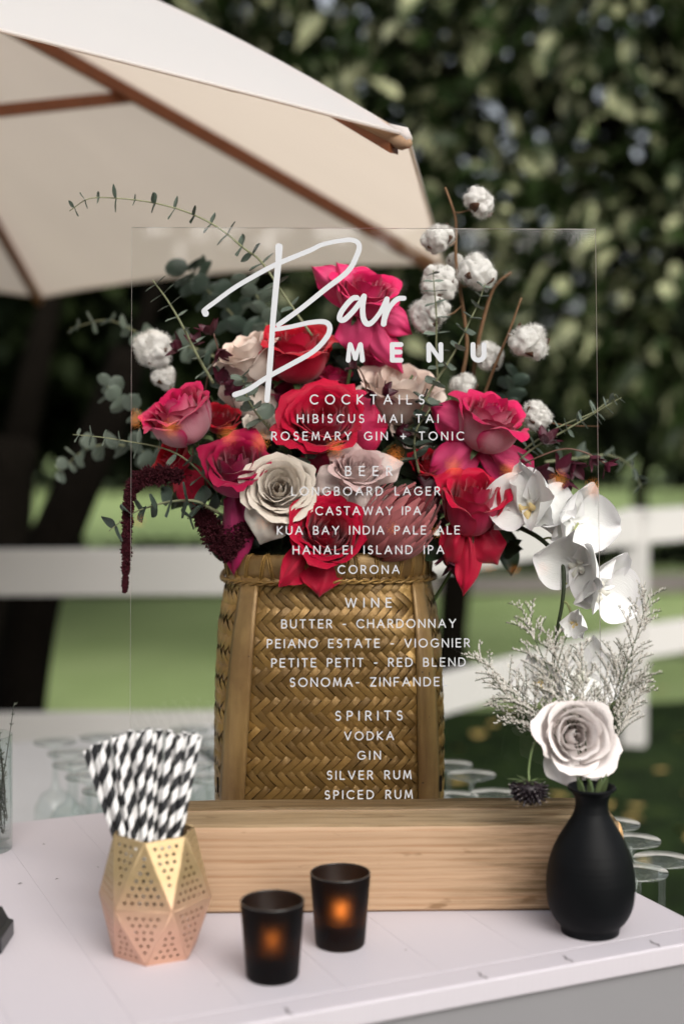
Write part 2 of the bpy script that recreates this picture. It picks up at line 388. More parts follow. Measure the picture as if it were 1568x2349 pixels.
# ------------------------------------------------------------------ market umbrella
def cloth(name, base, tr, through=None):
    m = Mat(name, base, .85, .15); co = m.coord(scale=(1, 1, 1))
    f = m.noise(co, 2.2, 4); c = m.mix(f, tuple(x * .93 for x in base), base)
    c = m.mix(m.ramp(m.noise(co, 9, 6, .7), [(.62, (0, 0, 0)), (.8, (.35, .35, .35))]), c, tuple(x * .72 for x in base))
    m.color(c).bump(m.noise(co, 900, 2), .15, .0006); (m.translucent(tr, through) if through else m.translucent(tr, colsock=c)); return m.m
CANV = cloth('canvas_mat', (.76, .755, .765), .47, (.92, .77, .64))
POCK = cloth('pocket_mat', (.42, .27, .17), .15)
WOODR = simple('umbrella_wood', (.20, .062, .022), .45, .4, var=.3, vscale=30)
h = .40
C0 = Vector((-1.13, 3.02, 0))
V = [Vector((.092, 2.05, 0)), Vector((.262, 3.73, 0)), Vector((-.995, 4.74, 0)), Vector((-2.3, 4.1, 0)), Vector((-2.45, 2.45, 0)), Vector((-1.33, 1.37, 0))]
zr = [.402, .400, .400, .46, .55, .60]
for v, z in zip(V, zr): v.z = CAMZ + z
APEX = Vector((-1.10, 3.06, CAMZ + 1.06))
um = thing('market_umbrella', 'big cream canvas umbrella with reddish wooden ribs at upper left', 'umbrella', (C0.x, C0.y, 0))
M0 = Matrix.Translation((C0.x, C0.y, 0)); O = Vector((C0.x, C0.y, 0))
bow = [.075, .01, .01, .02, .03, .06]
def ribpt(i, t):                       # t 0 apex .. 1 tip
    p = APEX.lerp(V[i], t); p.z += bow[i] * 4 * t * (1 - t); return p
sag = [.0, .035, .035, .03, .03, .05]     # edge scallop between rib i and i+1
NT, NS = 26, 26
for i in range(6):
    j = (i + 1) % 6; vs = []; uv = []
    for a in range(NT + 1):
        t = a / NT
        for b in range(NS + 1):
            s = b / NS; p = ribpt(i, t).lerp(ribpt(j, t), s)
            k = 4 * s * (1 - s) * t * t
            p = p + (APEX - p) * (sag[i] * k) - Vector((0, 0, .03 * k * (1 - t) * 2))
            p = p + Vector((0, 0, (.006 * noise.noise(Vector((s * 3 + i * 7, t * 5, 1))) + .0035 * noise.noise(Vector((s * 16 + i * 5, t * 3, 2))) * t + .003 * noise.noise(Vector((s * 4 + i * 3, t * 22, 5))) * max(0, 1 - 6 * min(s, 1 - s))) * min(1, 6 * s, 6 * (1 - s))))
            vs.append(p - O); uv.append((s, t))
    fs = [(a * (NS + 1) + b, a * (NS + 1) + b + 1, (a + 1) * (NS + 1) + b + 1, (a + 1) * (NS + 1) + b) for a in range(NT) for b in range(NS)]
    o = obj('canopy_panel', mesh('canopy_panel', vs, fs, CANV), um, M0)
    o['label'] = ['cream panel running away from the tip pocket', 'cream panel with the long scalloped far edge', 'cream panel at the far left', 'far side canopy panel', 'left side canopy panel', 'bright white near panel seen from above'][i]
    # hem
    q = MB(); e = [ribpt(i, 1).lerp(ribpt(j, 1), b / NS) for b in range(NS + 1)]
    e = [p + (APEX - p) * (sag[i] * 4 * (b / NS) * (1 - b / NS)) - O for b, p in enumerate(e)]
    q.tube(e, .0035, 5); obj('hem', q.me('hem', CANV), um, M0)
for i in range(6):
    q = MB(); dn = Vector((0, 0, -.022))
    P = [ribpt(i, t) + dn - O for t in np.linspace(.02, .985, 9)]
    d = (V[i] - APEX); d.z = 0; d.normalize(); sd_ = Vector((-d.y, d.x, 0))
    for a, b in zip(P[:-1], P[1:]):
        x = [a + sd_ * .010 * s + Vector((0, 0, t)) for s in (-1, 1) for t in (-.016, .016)] + [b + sd_ * .010 * s + Vector((0, 0, t)) for s in (-1, 1) for t in (-.016, .016)]
        q.add(x, [(0, 1, 3, 2), (4, 6, 7, 5), (0, 4, 5, 1), (2, 3, 7, 6), (0, 2, 6, 4), (1, 5, 7, 3)])
    rb = obj('rib', q.me('rib', WOODR, False), um, M0)
    # tip pocket
    q = MB(); a = ribpt(i, .90) - O; b = ribpt(i, .996) - O
    q.tube([a + dn * .9, a.lerp(b, .5) + dn * .75, b + dn * .6, b + dn * .5 + (b - a) * .08], [.011, .0145, .0125, .005], 10)
    q.tube([b + dn * .2 - (b - a) * .25, b + dn * .1, b + (b - a) * .07 - Vector((0, 0, .006))], [.002, .011, .006], 10, mi=1)
    obj('tip_pocket', q.me('tip_pocket', None, mats=[POCK, CANV]), um, M0)
# struts from the runner to the ribs
HUB = Vector((C0.x + .02, C0.y, CAMZ + .60))
for i in range(6):
    e = ribpt(i, .49) + Vector((0, 0, -.04)) if i != 1 else at(305, 222, ribpt(1, .49).y)
    q = MB(); a = HUB - O; b = e - O; d = (b - a).normalized(); sd_ = d.cross(Vector((0, 0, 1))).normalized() * .011; u_ = Vector((0, 0, .014))
    x = [p + sd_ * s + u_ * t for p in (a, b) for s in (-1, 1) for t in (-1, 1)]
    q.add(x, [(0, 1, 3, 2), (4, 6, 7, 5), (0, 4, 5, 1), (2, 3, 7, 6), (0, 2, 6, 4), (1, 5, 7, 3)])
    obj('strut', q.me('strut', WOODR, False), um, M0)
q = MB(); q.lathe([(.0, 0), (.025, 0), (.025, 2.62), (0, 2.64)], 16); obj('pole', q.me('pole', WOODR), um, M0)
q = MB(); q.lathe([(0, 0), (.24, 0), (.24, .05), (.06, .09), (.03, .30), (.0, .30)], 24); obj('base', q.me('base', simple('cast_iron', (.03, .03, .03), .6, .4)), um, M0)

# ------------------------------------------------------------------ the bar counter
PHI = R(24); E = Vector((math.cos(PHI), math.sin(PHI), 0)); NN = Vector((-math.sin(PHI), math.cos(PHI), 0))
def en(e, n, z=0): return E * e + NN * n + Vector((0, 0, z))
m = Mat('counter_paint', (.63, .585, .635), .5, .35); co = m.coord()
c = m.mix(m.noise(co, 1.8, 5), (.50, .468, .505), (.545, .51, .55))
c = m.mix(m.ramp(m.noise(co, 14, 7, .75), [(.66, (0, 0, 0)), (.82, (.30, .30, .30))]), c, (.33, .27, .29))
c = m.mix(m.ramp(m.noise(m.coord(scale=(9, 1, 1)), 40, 5, .7), [(.66, (0, 0, 0)), (.76, (.16, .16, .16))]), c, (.30, .25, .27))
m.color(c).bump(m.noise(m.coord(scale=(14, 1, 1)), 14, 5), .22, .0015); TOPM = m.m
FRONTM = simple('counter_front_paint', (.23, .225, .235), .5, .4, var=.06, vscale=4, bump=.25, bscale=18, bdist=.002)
en0, n1, eR = 1.294, 2.099, 1.061
ctr = thing('bar_counter', 'white painted plank bar counter in the foreground', 'counter', en(0, 1.3, 0), M=Matrix.Translation(en(0, 1.3, 0)) @ Matrix.Rotation(PHI, 4, 'Z'))
MC = lambda e, n, z: Matrix.Translation(en(e, n, z)) @ Matrix.Rotation(PHI, 4, 'Z')
PW = .1135; k0 = .94
edges = [k0 + PW * k for k in range(2)]; x = k0
seams = sorted([k0 - PW * k for k in range(22)] + [eR - .001])
for a, b in zip(seams[:-1], seams[1:]):
    q = MB(); q.box((0, 0, -.012), (b - a - .0001, n1 - en0 - .042, .024))
    o = obj('plank', q.me('plank', TOPM, False), ctr, MC((a + b) / 2, (n1 + en0 + .041) / 2, TZ)); bevel(o, .0004, 1)
q = MB(); q.box((0, 0, -.0125), (eR - seams[0], .040, .025)); o = obj('edge_board', q.me('edge_board', TOPM, False), ctr, MC((eR + seams[0]) / 2, en0 + .020, TZ + .0006)); bevel(o, .0025, 3)
q = MB(); q.box((0, 0, 0), (eR - seams[0] - .01, .022, .20)); o = obj('front_board', q.me('front_board', FRONTM, False), ctr, MC((eR + seams[0]) / 2 - .004, en0 + .018, TZ - .1265)); bevel(o, .001)
for z0 in (.60, .43, .26, .09):
    q = MB(); q.box((0, 0, 0), (eR - seams[0] - .05, .02, .165)); o = obj('front_board', q.me('front_board', FRONTM, False), ctr, MC((eR + seams[0]) / 2, en0 + .045, z0)); bevel(o, .002)
q = MB(); q.box((0, 0, 0), (.02, n1 - en0 - .10, .90)); obj('side_panel', q.me('side_panel', FRONTM, False), ctr, MC(eR - .035, (n1 + en0) / 2, .475))
# little cracks where the planks meet the edge board
CR = simple('crack_mat', (.07, .06, .06), .9, .1)
for u, v in ((660, 2322), (1105, 2240), (1300, 2201), (1500, 2166)):
    p = atz(u, v, TZ); q = MB()
    n_ = 6; L = .024
    pts = [en(p.dot(E), p.dot(NN)) + NN * (L * (k / n_ - .5)) + E * (.0016 * math.sin(k * 1.7 + u)) for k in range(n_ + 1)]
    vs = []
    for k, pp_ in enumerate(pts):
        wd = .0011 * math.sin(math.pi * (k + .3) / (n_ + .6)); vs += [pp_ - E * wd + Vector((0, 0, TZ + .0011)), pp_ + E * wd + Vector((0, 0, TZ + .0011))]
    q.add([v_ - p for v_ in vs], [(2 * k, 2 * k + 1, 2 * k + 3, 2 * k + 2) for k in range(n_)])
    obj('crack', q.me('crack', CR, False), ctr, Matrix.Translation(p))

# ------------------------------------------------------------------ back table with upside-down wine glasses
CLOTH = simple('white_cloth', (.50, .51, .53), .8, .2, var=.06, vscale=5, bump=.3, bscale=9, bdist=.02)
LZ = .77
bt = thing('back_table', 'low white covered table behind the bar counter', 'table', en(.1, 2.8, 0), M=MC(.1, 2.8, 0))
for e0, e1, a, b in ((-1.2, 1.03, 2.125, 3.42), (1.075, 1.30, 1.45, 3.42)):
    q = MB(); q.box((0, 0, 0), (e1 - e0, b - a, .03)); o = obj('table_top', q.me('table_top', CLOTH, False), bt, MC((e0 + e1) / 2, (a + b) / 2, LZ - .015)); bevel(o, .006)
    for sx in (e0 + .05, e1 - .05):
        for sy in (a + .05, b - .05):
            q = MB(); q.box((0, 0, 0), (.04, .04, LZ - .03)); obj('leg', q.me('leg', FRONTM, False), bt, MC(sx, sy, (LZ - .03) / 2))
GL = Mat('glass_mat', (1, 1, 1), .02, .5)
def thinglass(M, tint=(.93, .96, .95), ior=1.45, boost=1.0, rough=.03):
    fr = M.n('ShaderNodeLayerWeight'); fr.inputs['Blend'].default_value = .5; fz_ = M.math('ADD', .04, M.math('MULTIPLY', M.math('POWER', fr.outputs['Facing'], 4.5), .75))
    tr = M.n('ShaderNodeBsdfTransparent'); tr.inputs[0].default_value = (*tint, 1)
    gl = M.n('ShaderNodeBsdfGlossy'); gl.inputs['Roughness'].default_value = rough
    mx = M.n('ShaderNodeMixShader'); M.l(M.math('MULTIPLY', fz_, boost), mx.inputs[0]); M.l(tr.outputs[0], mx.inputs[1]); M.l(gl.outputs[0], mx.inputs[2]); M.l(mx.outputs[0], M.out.inputs[0]); return M.m
thinglass(GL, boost=1.2)
dfg = GL.n('ShaderNodeBsdfDiffuse'); dfg.inputs[0].default_value = (.75, .77, .78, 1); mxg = GL.n('ShaderNodeMixShader'); mxg.inputs[0].default_value = .03; GL.l(GL.out.inputs[0].links[0].from_socket, mxg.inputs[1]); GL.l(dfg.outputs[0], mxg.inputs[2]); GL.l(mxg.outputs[0], GL.out.inputs[0])
q = MB(); H = .19    # inverted: mouth down at z=0, foot on top
q.lathe([(.031, 0), (.036, .02), (.040, .045), (.038, .07), (.026, .092), (.009, .103), (.005, .12), (.0042, .15), (.0055, .178), (.020, .185), (.039, .1885), (.039, .191), (.010, .1905), (.0, .190)], 22)
GME = q.me('wine_glass', GL)
r = random.Random(9); spots = []
for i in range(7):
    for j in range(5): spots.append((.565 + i * .086, 2.19 + j * .092))
for e_, n_ in spots:
    p = en(e_ + r.uniform(-.006, .006), n_ + r.uniform(-.006, .006), LZ)
    if e_ > 1.03 : continue
    o = obj('wine_glass', GME, None, Matrix.Translation(p)); tag(o, 'wine glass standing upside down in the blurred block behind the counter', 'wine glass', 'upside-down wine glasses behind the counter')
extra = [(1518, 1972, 'upside-down wine glass at the right border, beside the black vase'), (1450, 1928, 'upside-down wine glass just right of the black vase shoulder'), (1462, 2000, 'upside-down wine glass half hidden by the black vase belly'), (1405, 1890, 'upside-down wine glass whose foot peeks over the beam end'),
         (1082, 1778, 'upside-down wine glass with its round foot showing right of the basket'), (1135, 1822, 'upside-down wine glass between basket and dark seed head'), (1030, 1755, 'upside-down wine glass touching the basket edge from behind'), (1040, 1828, 'lowest upside-down wine glass right of the basket')]
for u, v, lab in extra:
    p = atz(u, v, LZ + .19); p.z = LZ; o = obj('wine_glass', GME, None, Matrix.Translation(p)); tag(o, lab, 'wine glass', 'upside-down wine glasses behind the counter')

# ------------------------------------------------------------------ the menu sign: beam with slot + acrylic sheet
m = Mat('beam_mat', rough=.6, spec=.35); co = m.coord(scale=(1, 1, 1))
wv = m.n('ShaderNodeTexWave', wave_type='BANDS', bands_direction='Z'); wv.inputs['Scale'].default_value = 1.0; wv.inputs['Distortion'].default_value = 5.5; wv.inputs['Detail'].default_value = 3; wv.inputs['Detail Scale'].default_value = 1.2; wv.inputs['Detail Roughness'].default_value = .6
m.l(m.coord(scale=(1.6, 20, 34)), wv.inputs['Vector']); grain = m.math('ADD', m.math('MULTIPLY', wv.outputs['Fac'], .32), m.math('MULTIPLY', m.noise(m.coord(scale=(3, 30, 30)), 2, 6, .65, .6), .68))
c = m.ramp(grain, [(.24, (.31, .175, .095)), (.38, (.37, .24, .145)), (.60, (.42, .285, .18)), (.78, (.36, .225, .135))])
fine = m.noise(m.coord(scale=(4, 150, 150)), 3, 4)
c = m.mix(m.math('MULTIPLY', fine, .35), c, (.36, .22, .12))
# gold/bronze overspray: on the top face and toward the right end
tc = m.n('ShaderNodeTexCoord'); sx = m.n('ShaderNodeSeparateXYZ'); m.l(tc.outputs['Object'], sx.inputs[0])
geo = m.n('ShaderNodeNewGeometry'); sn = m.n('ShaderNodeSeparateXYZ'); tr_ = m.n('ShaderNodeVectorTransform', vector_type='NORMAL', convert_from='WORLD', convert_to='OBJECT')
m.l(geo.outputs['Normal'], tr_.inputs[0]); m.l(tr_.outputs[0], sn.inputs[0])
streak = m.ramp(m.noise(m.coord(scale=(3, 40, 60)), 1.6, 6, .7), [(.42, (0, 0, 0)), (.62, (1, 1, 1))])
topw = m.math('MULTIPLY', m.math('GREATER_THAN', sn.outputs[2], .6), .75)
mr = m.n('ShaderNodeMapRange'); m.l(sx.outputs[0], mr.inputs[0]); mr.inputs[1].default_value = .10; mr.inputs[2].default_value = .23
rightw = m.math('MULTIPLY', mr.outputs[0], streak)
c = m.mix(topw, c, m.mix(streak, (.42, .31, .18), (.20, .14, .065)))
c = m.mix(m.math('MULTIPLY', rightw, .85), c, (.10, .06, .02))
vor = m.noise(m.coord(scale=(7, 18, 18)), 2, 3); kn = m.ramp(vor, [(.64, (0, 0, 0)), (.72, (.75, .75, .75))])
c = m.mix(kn, c, (.16, .085, .035))
m.color(c); m.l(m.math('MULTIPLY', topw, .55), m.p.inputs['Metallic']); m.l(m.math('SUBTRACT', .62, m.math('MULTIPLY', topw, .25)), m.p.inputs['Roughness'])
m.bump(m.math('ADD', grain, m.math('MULTIPLY', fine, .4)), .35, .002); BEAM = m.m
YAW = R(1.6)
xL = -.272; xR = .337
pf = atz(760, 2095, TZ)      # front bottom edge
ux = Vector((math.cos(YAW), math.sin(YAW), 0)); uy = Vector((-math.sin(YAW), math.cos(YAW), 0))
bo = Vector((0, pf.y - math.tan(YAW) * pf.x, TZ))
MBm = lambda x, y, z: Matrix.Translation(bo + ux * x + uy * y + Vector((0, 0, z))) @ Matrix.Rotation(YAW, 4, 'Z')
bm_ = thing('wooden_sign_stand', 'pale timber beam with gold sprayed top holding the clear menu sheet', 'sign stand', bo + ux * .03, M=MBm(.03, 0, 0))
BH = .108
def prismbeam(y0, y1, hh, mi=0):
    q = MB(); n_ = 30
    for k in range(n_ + 1):
        x = xL + (xR - xL) * k / n_
        wz = .0012 * noise.noise(Vector((x * 9, y0 * 50, 1))); wy = .0010 * noise.noise(Vector((x * 7, 3, y0)))
        ch = .007
        ring = [(y0 + wy, .004), (y0 + .004, .0005), (y1 - .002, .0005), (y1, .003), (y1, hh - .002 + wz), (y1 - .002, hh + wz), (y0 + ch + wy, hh + wz), (y0 + ch * .3 + wy, hh - ch * .3 + wz), (y0 + wy, hh - ch + wz)]
        q.v += [Vector((x, y, z)) for y, z in ring]
    K = 9
    q.f = [(a * K + b, (a + 1) * K + b, (a + 1) * K + (b + 1) % K, a * K + (b + 1) % K) for a in range(n_) for b in range(K)] + [tuple(range(K)), tuple(n_ * K + b for b in range(K))[::-1]]
    q.m = [0] * len(q.f); return q
M1 = MBm(0, 0, 0)
o = obj('front_beam', prismbeam(0, .0665, BH).me('front_beam', BEAM, True), bm_, M1)
o2 = obj('back_board', prismbeam(.0735, .118, BH + .001).me('back_board', BEAM, True), bm_, M1)
for x_ in (o, o2):
    me_ = x_.data; me_.polygons.foreach_set('use_smooth', [False] * len(me_.polygons))
q = MB(); q.box((0, 0, 0), (xR - xL - .01, .0062, .03)); obj('slot_bed', q.me('slot_bed', simple('slot_mat', (.05, .03, .015), .9, .1), False), bm_, MBm((xL + xR) / 2, .070, .016))
# rope loop on the right end
GOLDR = simple('gold_rope', (.60, .36, .16), .5, .5, .3, var=.3, vscale=200, bump=1, bscale=250, bdist=.002)
q = MB(); base = catmull([(xR, .05, .085), (xR + .006, .045, .096), (xR + .010, .038, .084), (xR + .010, .035, .062), (xR + .005, .04, .045), (xR, .05, .042)], 10)
for ph in range(3):
    q.tube([p + Vector((.0016 * math.cos(k * .9 + ph * 2.09), .0016 * math.sin(k * .9 + ph * 2.09), 0)) for k, p in enumerate(base)], .0026, 6)
obj('rope_loop', q.me('rope_loop', GOLDR), bm_, M1)

# acrylic sheet: leans back, slightly yawed
sb = bo + uy * .070 + Vector((0, 0, .0335))     # slot bottom
pb = atplane(841, 1858, sb, -uy)
TILT = R(6.4)
sup = (Vector((0, 0, 1)) * math.cos(TILT) + uy * math.sin(TILT)).normalized(); snrm = ux.cross(sup) # toward +y (away)
snrm = -snrm if snrm.y > 0 else snrm          # faces the camera
SM = Matrix((ux, sup, snrm)).transposed().to_4x4()
SO = atplane(841, 1858, bo + uy * .070 + Vector((0, 0, BH)), snrm)
SM = Matrix.Translation(SO) @ SM
def s_uv(u, v):
    p = atplane(u, v, SO, snrm); d = p - SO; return (d.dot(ux), d.dot(sup))
tl, tr2, br = s_uv(300, 520), s_uv(1363, 526), s_uv(1382, 1790)
sl, sr, st_ = (tl[0] + s_uv(301, 1650)[0]) / 2, (tr2[0] + br[0]) / 2, (tl[1] + tr2[1]) / 2
sign = thing('menu_sign', 'clear acrylic bar menu sheet with white lettering standing in the beam slot', 'menu sign', SO, M=SM)
A = Mat('acrylic_mat'); fr = A.n('ShaderNodeFresnel'); fr.inputs[0].default_value = 1.33
tr_ = A.n('ShaderNodeBsdfTransparent'); tr_.inputs[0].default_value = (.985, .99, .985, 1)
gl_ = A.n('ShaderNodeBsdfGlossy'); gl_.inputs['Roughness'].default_value = .0
mx = A.n('ShaderNodeMixShader'); A.l(A.math('MULTIPLY', fr.outputs[0], 1.9), mx.inputs[0]); A.l(tr_.outputs[0], mx.inputs[1]); A.l(gl_.outputs[0], mx.inputs[2])
# faint dust specks and scratches
df = A.n('ShaderNodeBsdfDiffuse'); df.inputs[0].default_value = (.8, .8, .8, 1)
sp = A.ramp(A.noise(A.coord(), 330, 2, .5), [(.79, (0, 0, 0)), (.84, (.45, .45, .45))])
mx2 = A.n('ShaderNodeMixShader'); A.l(sp, mx2.inputs[0]); A.l(mx.outputs[0], mx2.inputs[1]); A.l(df.outputs[0], mx2.inputs[2]); A.l(mx2.outputs[0], A.out.inputs[0])
AB = Mat('acrylic_back'); tb = AB.n('ShaderNodeBsdfTransparent'); tb.inputs[0].default_value = (.985, .99, .985, 1); AB.l(tb.outputs[0], AB.out.inputs[0])
AE = Mat('acrylic_edge', (.82, .80, .78), .3, .6)
tr_ = AE.n('ShaderNodeBsdfTransparent'); mx = AE.n('ShaderNodeMixShader'); mx.inputs[0].default_value = .8; AE.l(tr_.outputs[0], mx.inputs[1]); AE.l(AE.p.outputs[0], mx.inputs[2]); AE.l(mx.outputs[0], AE.out.inputs[0])
z0 = -(BH - .0335) / math.cos(TILT); th = .0042
vs = [(x, y, z) for x in (sl, sr) for y in (z0, st_) for z in (0, -th)]
# front (toward camera) z=0
fs = [(0, 4, 6, 2), (1, 3, 7, 5), (0, 2, 3, 1), (4, 5, 7, 6), (2, 6, 7, 3), (0, 1, 5, 4)]
obj('sheet', mesh('sheet', vs, fs, smooth=False, mats=[A.m, AE.m, AB.m], fmat=[0, 2, 1, 1, 1, 1]), sign, SM)

# ------------------------------------------------------------------ lettering
def arc(cx, cy, rx, ry, a0, a1, n=12):
    return [(cx + rx * math.cos(R(a0 + (a1 - a0) * k / n)), cy + ry * math.sin(R(a0 + (a1 - a0) * k / n))) for k in range(n + 1)]
GLY = {
 'A': (.86, [[(0, 0), (.43, 1), (.86, 0)], [(.16, .34), (.70, .34)]]),
 'B': (.60, [[(0, 0), (0, 1), (.30, 1)] + arc(.30, .76, .24, .24, 90, -90, 8) + [(0, .52)], [(.30, .52)] + arc(.32, .26, .28, .26, 90, -90, 8) + [(0, 0)]]),
 'C': (.86, [arc(.50, .5, .50, .5, 48, 312, 20)]),
 'D': (.78, [[(0, 0), (0, 1), (.28, 1)] + arc(.28, .5, .5, .5, 90, -90, 14) + [(0, 0)]]),
 'E': (.56, [[(.56, 1), (0, 1), (0, 0), (.56, 0)], [(0, .52), (.50, .52)]]),
 'F': (.54, [[(.54, 1), (0, 1), (0, 0)], [(0, .50), (.46, .50)]]),
 'G': (.92, [arc(.50, .5, .50, .5, 48, 330, 20) + [(.93, .46), (.58, .46)]]),
 'H': (.72, [[(0, 0), (0, 1)], [(.72, 0), (.72, 1)], [(0, .52), (.72, .52)]]),
 'I': (.0, [[(0, 0), (0, 1)]]),
 'K': (.64, [[(0, 0), (0, 1)], [(.60, 1), (.03, .50), (.64, 0)]]),
 'L': (.50, [[(0, 1), (0, 0), (.50, 0)]]),
 'M': (.90, [[(0, 0), (.12, 1), (.45, .12), (.78, 1), (.90, 0)]]),
 'N': (.76, [[(0, 0), (0, 1), (.76, 0), (.76, 1)]]),
 'O': (1.0, [arc(.5, .5, .5, .5, 90, 450, 28)]),
 'P': (.56, [[(0, 0), (0, 1), (.28, 1)] + arc(.28, .73, .28, .27, 90, -90, 10) + [(0, .46)]]),
 'R': (.60, [[(0, 0), (0, 1), (.28, 1)] + arc(.28, .74, .27, .26, 90, -90, 10) + [(0, .48)], [(.27, .48), (.60, 0)]]),
 'S': (.56, [arc(.29, .745, .245, .255, 40, 235, 12) + arc(.28, .27, .27, .27, 65, -140, 14)]),
 'T': (.66, [[(0, 1), (.66, 1)], [(.33, 1), (.33, 0)]]),
 'U': (.70, [[(0, 1), (0, .35)] + arc(.35, .35, .35, .35, 180, 360, 12) + [(.70, 1)]]),
 'V': (.80, [[(0, 1), (.40, 0), (.80, 1)]]),
 'W': (1.20, [[(0, 1), (.30, 0), (.60, .96), (.90, 0), (1.20, 1)]]),
 'Y': (.76, [[(0, 1), (.38, .46), (.76, 1)], [(.38, .46), (.38, 0)]]),
 'Z': (.64, [[(0, 1), (.64, 1), (0, 0), (.64, 0)]]),
 '+': (.60, [[(.30, .14), (.30, .74)], [(0, .44), (.60, .44)]]),
 '-': (.32, [[(0, .42), (.32, .42)]]),
}
VINYL = Mat('vinyl_white', (.46, .47, .49), .6, .3).m
def ribbon(q, pts, wd, z):
    """flat stroke with round ends and mitred bends; wd may be a list"""
    pts = [Vector((p[0], p[1], 0)) for p in pts]
    cl = [pts[0]]
    for p in pts[1:]:
        if (p - cl[-1]).length > 1e-6: cl.append(p)
    pts = cl; k = len(pts); W = wd if hasattr(wd, '__len__') else [wd] * k
    if len(W) != k: W = [float(np.interp(i / (k - 1), np.linspace(0, 1, len(W)), W)) for i in range(k)]
    vs = []; zz = Vector((0, 0, 1))
    closed = (pts[0] - pts[-1]).length < 1e-6
    d0 = (pts[1] - pts[0]).normalized(); n0 = zz.cross(d0)
    def cap(p, d, wv, rev):
        n_ = zz.cross(d); out = []
        for j in range(1, 5):
            a = math.pi / 2 * (1 - j / 5) if not rev else math.pi / 2 * (j / 5)
            a = math.pi / 2 - a if not rev else a
            out.append((a, p, d, n_))
        return out
    L, Rr = [], []
    if not closed:
        for a in (80, 60, 40, 20):
            p = pts[0] - d0 * W[0] / 2 * math.sin(R(a)); hw = W[0] / 2 * math.cos(R(a)); L.append(p + n0 * hw); Rr.append(p - n0 * hw)
    for i, p in enumerate(pts):
        if closed: a_, b_ = pts[(i - 1) % (k - 1)] if i else pts[-2], pts[(i + 1) % (k - 1)] if i < k - 1 else pts[1]
        else: a_, b_ = pts[max(i - 1, 0)], pts[min(i + 1, k - 1)]
        t1 = (p - a_); t2 = (b_ - p)
        t1 = t1.normalized() if t1.length > 1e-9 else t2.normalized(); t2 = t2.normalized() if t2.length > 1e-9 else t1
        n1_, n2_ = zz.cross(t1), zz.cross(t2); mn = (n1_ + n2_)
        mn = mn.normalized() if mn.length > 1e-4 else n1_
        sc = min(1 / max(mn.dot(n1_), .25), 2.6)
        if sc > 1.25:    # sharp bend: outer side rounded, inner mitre
            s = 1 if t1.cross(t2).z < 0 else -1
            for nn_ in (n1_, (n1_ + mn).normalized(), mn, (n2_ + mn).normalized(), n2_):
                o_ = p + nn_ * (W[i] / 2 * s); i_ = p - mn * (W[i] / 2 * sc * s)
                (L if s > 0 else Rr).append(o_); (Rr if s > 0 else L).append(i_)
        else:
            L.append(p + mn * W[i] / 2 * sc); Rr.append(p - mn * W[i] / 2 * sc)
    if not closed:
        d1 = (pts[-1] - pts[-2]).normalized(); n1 = zz.cross(d1)
        for a in (20, 40, 60, 80):
            p = pts[-1] + d1 * W[-1] / 2 * math.sin(R(a)); hw = W[-1] / 2 * math.cos(R(a)); L.append(p + n1 * hw); Rr.append(p - n1 * hw)
    vs = []
    for a_, b_ in zip(L, Rr): vs += [Vector((a_.x, a_.y, z)), Vector((b_.x, b_.y, z))]
    q.add(vs, [(2 * i + 1, 2 * i + 3, 2 * i + 2, 2 * i) for i in range(len(L) - 1)])
def text_line(s, u0, u1, vt, vb, sw=.128):
    q = MB(); x0, yt = s_uv(u0, vt); x1, yb = s_uv(u1, vb); x1 = s_uv(u1, (vt + vb) / 2)[0]; x0 = s_uv(u0, (vt + vb) / 2)[0]
    y0 = s_uv((u0 + u1) / 2, vb)[1]; Hh = s_uv((u0 + u1) / 2, vt)[1] - y0; W = Hh * sw
    x0 += W / 2; x1 -= W / 2; y0 += W / 2; Hc = Hh - W
    adv = sum(GLY[c][0] for c in s if c != ' ') * Hc
    gaps = sum(1.0 for c in s[:-1]) ; sp_ = s.count(' ')
    # every gap weight 1, a space adds .75
    wsum = sum((0.0 if c == ' ' else 1.0) for c in s[:-1]) + sp_ * 1.9
    gap = (x1 - x0 - adv) / max(wsum, 1e-6); x = x0 if wsum else (x0 + x1 - adv) / 2; k = 0
    for c in s:
        if c == ' ': x += gap * 1.9; continue
        wd_, strokes = GLY[c]
        for st in strokes:
            ribbon(q, [(x + px * Hc, y0 + py * Hc) for px, py in st], W, .0006 + .00004 * (k % 5)); k += 1
        x += wd_ * Hc + gap
    return obj('lettering', q.me('lettering', VINYL, False), sign, SM)
LINES = [('COCKTAILS', 710, 973, 905, 928), ('HIBISCUS MAI TAI', 681, 1005, 950, 970.5), ('ROSEMARY GIN + TONIC', 622, 1064, 990, 1010.5), ('BEER', 791, 900, 1069, 1092),
 ('LONGBOARD LAGER', 668, 1009, 1116.5, 1137), ('CASTAWAY IPA', 723, 965, 1161.5, 1182), ('KUA BAY INDIA PALE ALE', 635, 1054, 1206, 1226.5), ('HANALEI ISLAND IPA', 671, 1018, 1251, 1271.5), ('CORONA', 774, 916, 1296, 1316.5),
 ('WINE', 791, 898, 1371, 1394), ('BUTTER - CHARDONNAY', 645, 1045, 1420, 1441), ('PEIANO ESTATE - VIOGNIER', 612, 1077, 1465, 1486), ('PETITE PETIT - RED BLEND', 622, 1067, 1509, 1530), ('SONOMA- ZINFANDEL', 664, 1026, 1553.5, 1575),
 ('SPIRITS', 768, 923, 1630, 1653), ('VODKA', 789, 903, 1677.5, 1698), ('GIN', 819, 873, 1722, 1742.5), ('SILVER RUM', 749, 943, 1767, 1788), ('SPICED RUM', 744, 946, 1812, 1833)]
for L_ in LINES:
    o = text_line(*L_)
for s_, a, b in (('M', 781, 848), ('E', 889, 929), ('N', 975, 1018), ('U', 1075, 1118)):
    text_line(s_, a, b, 785, 832, .24)
k1 = lambda x, y: ((x / 1.4255 + 150) * .6272, (y / 1.4255 + 650) * .6272)
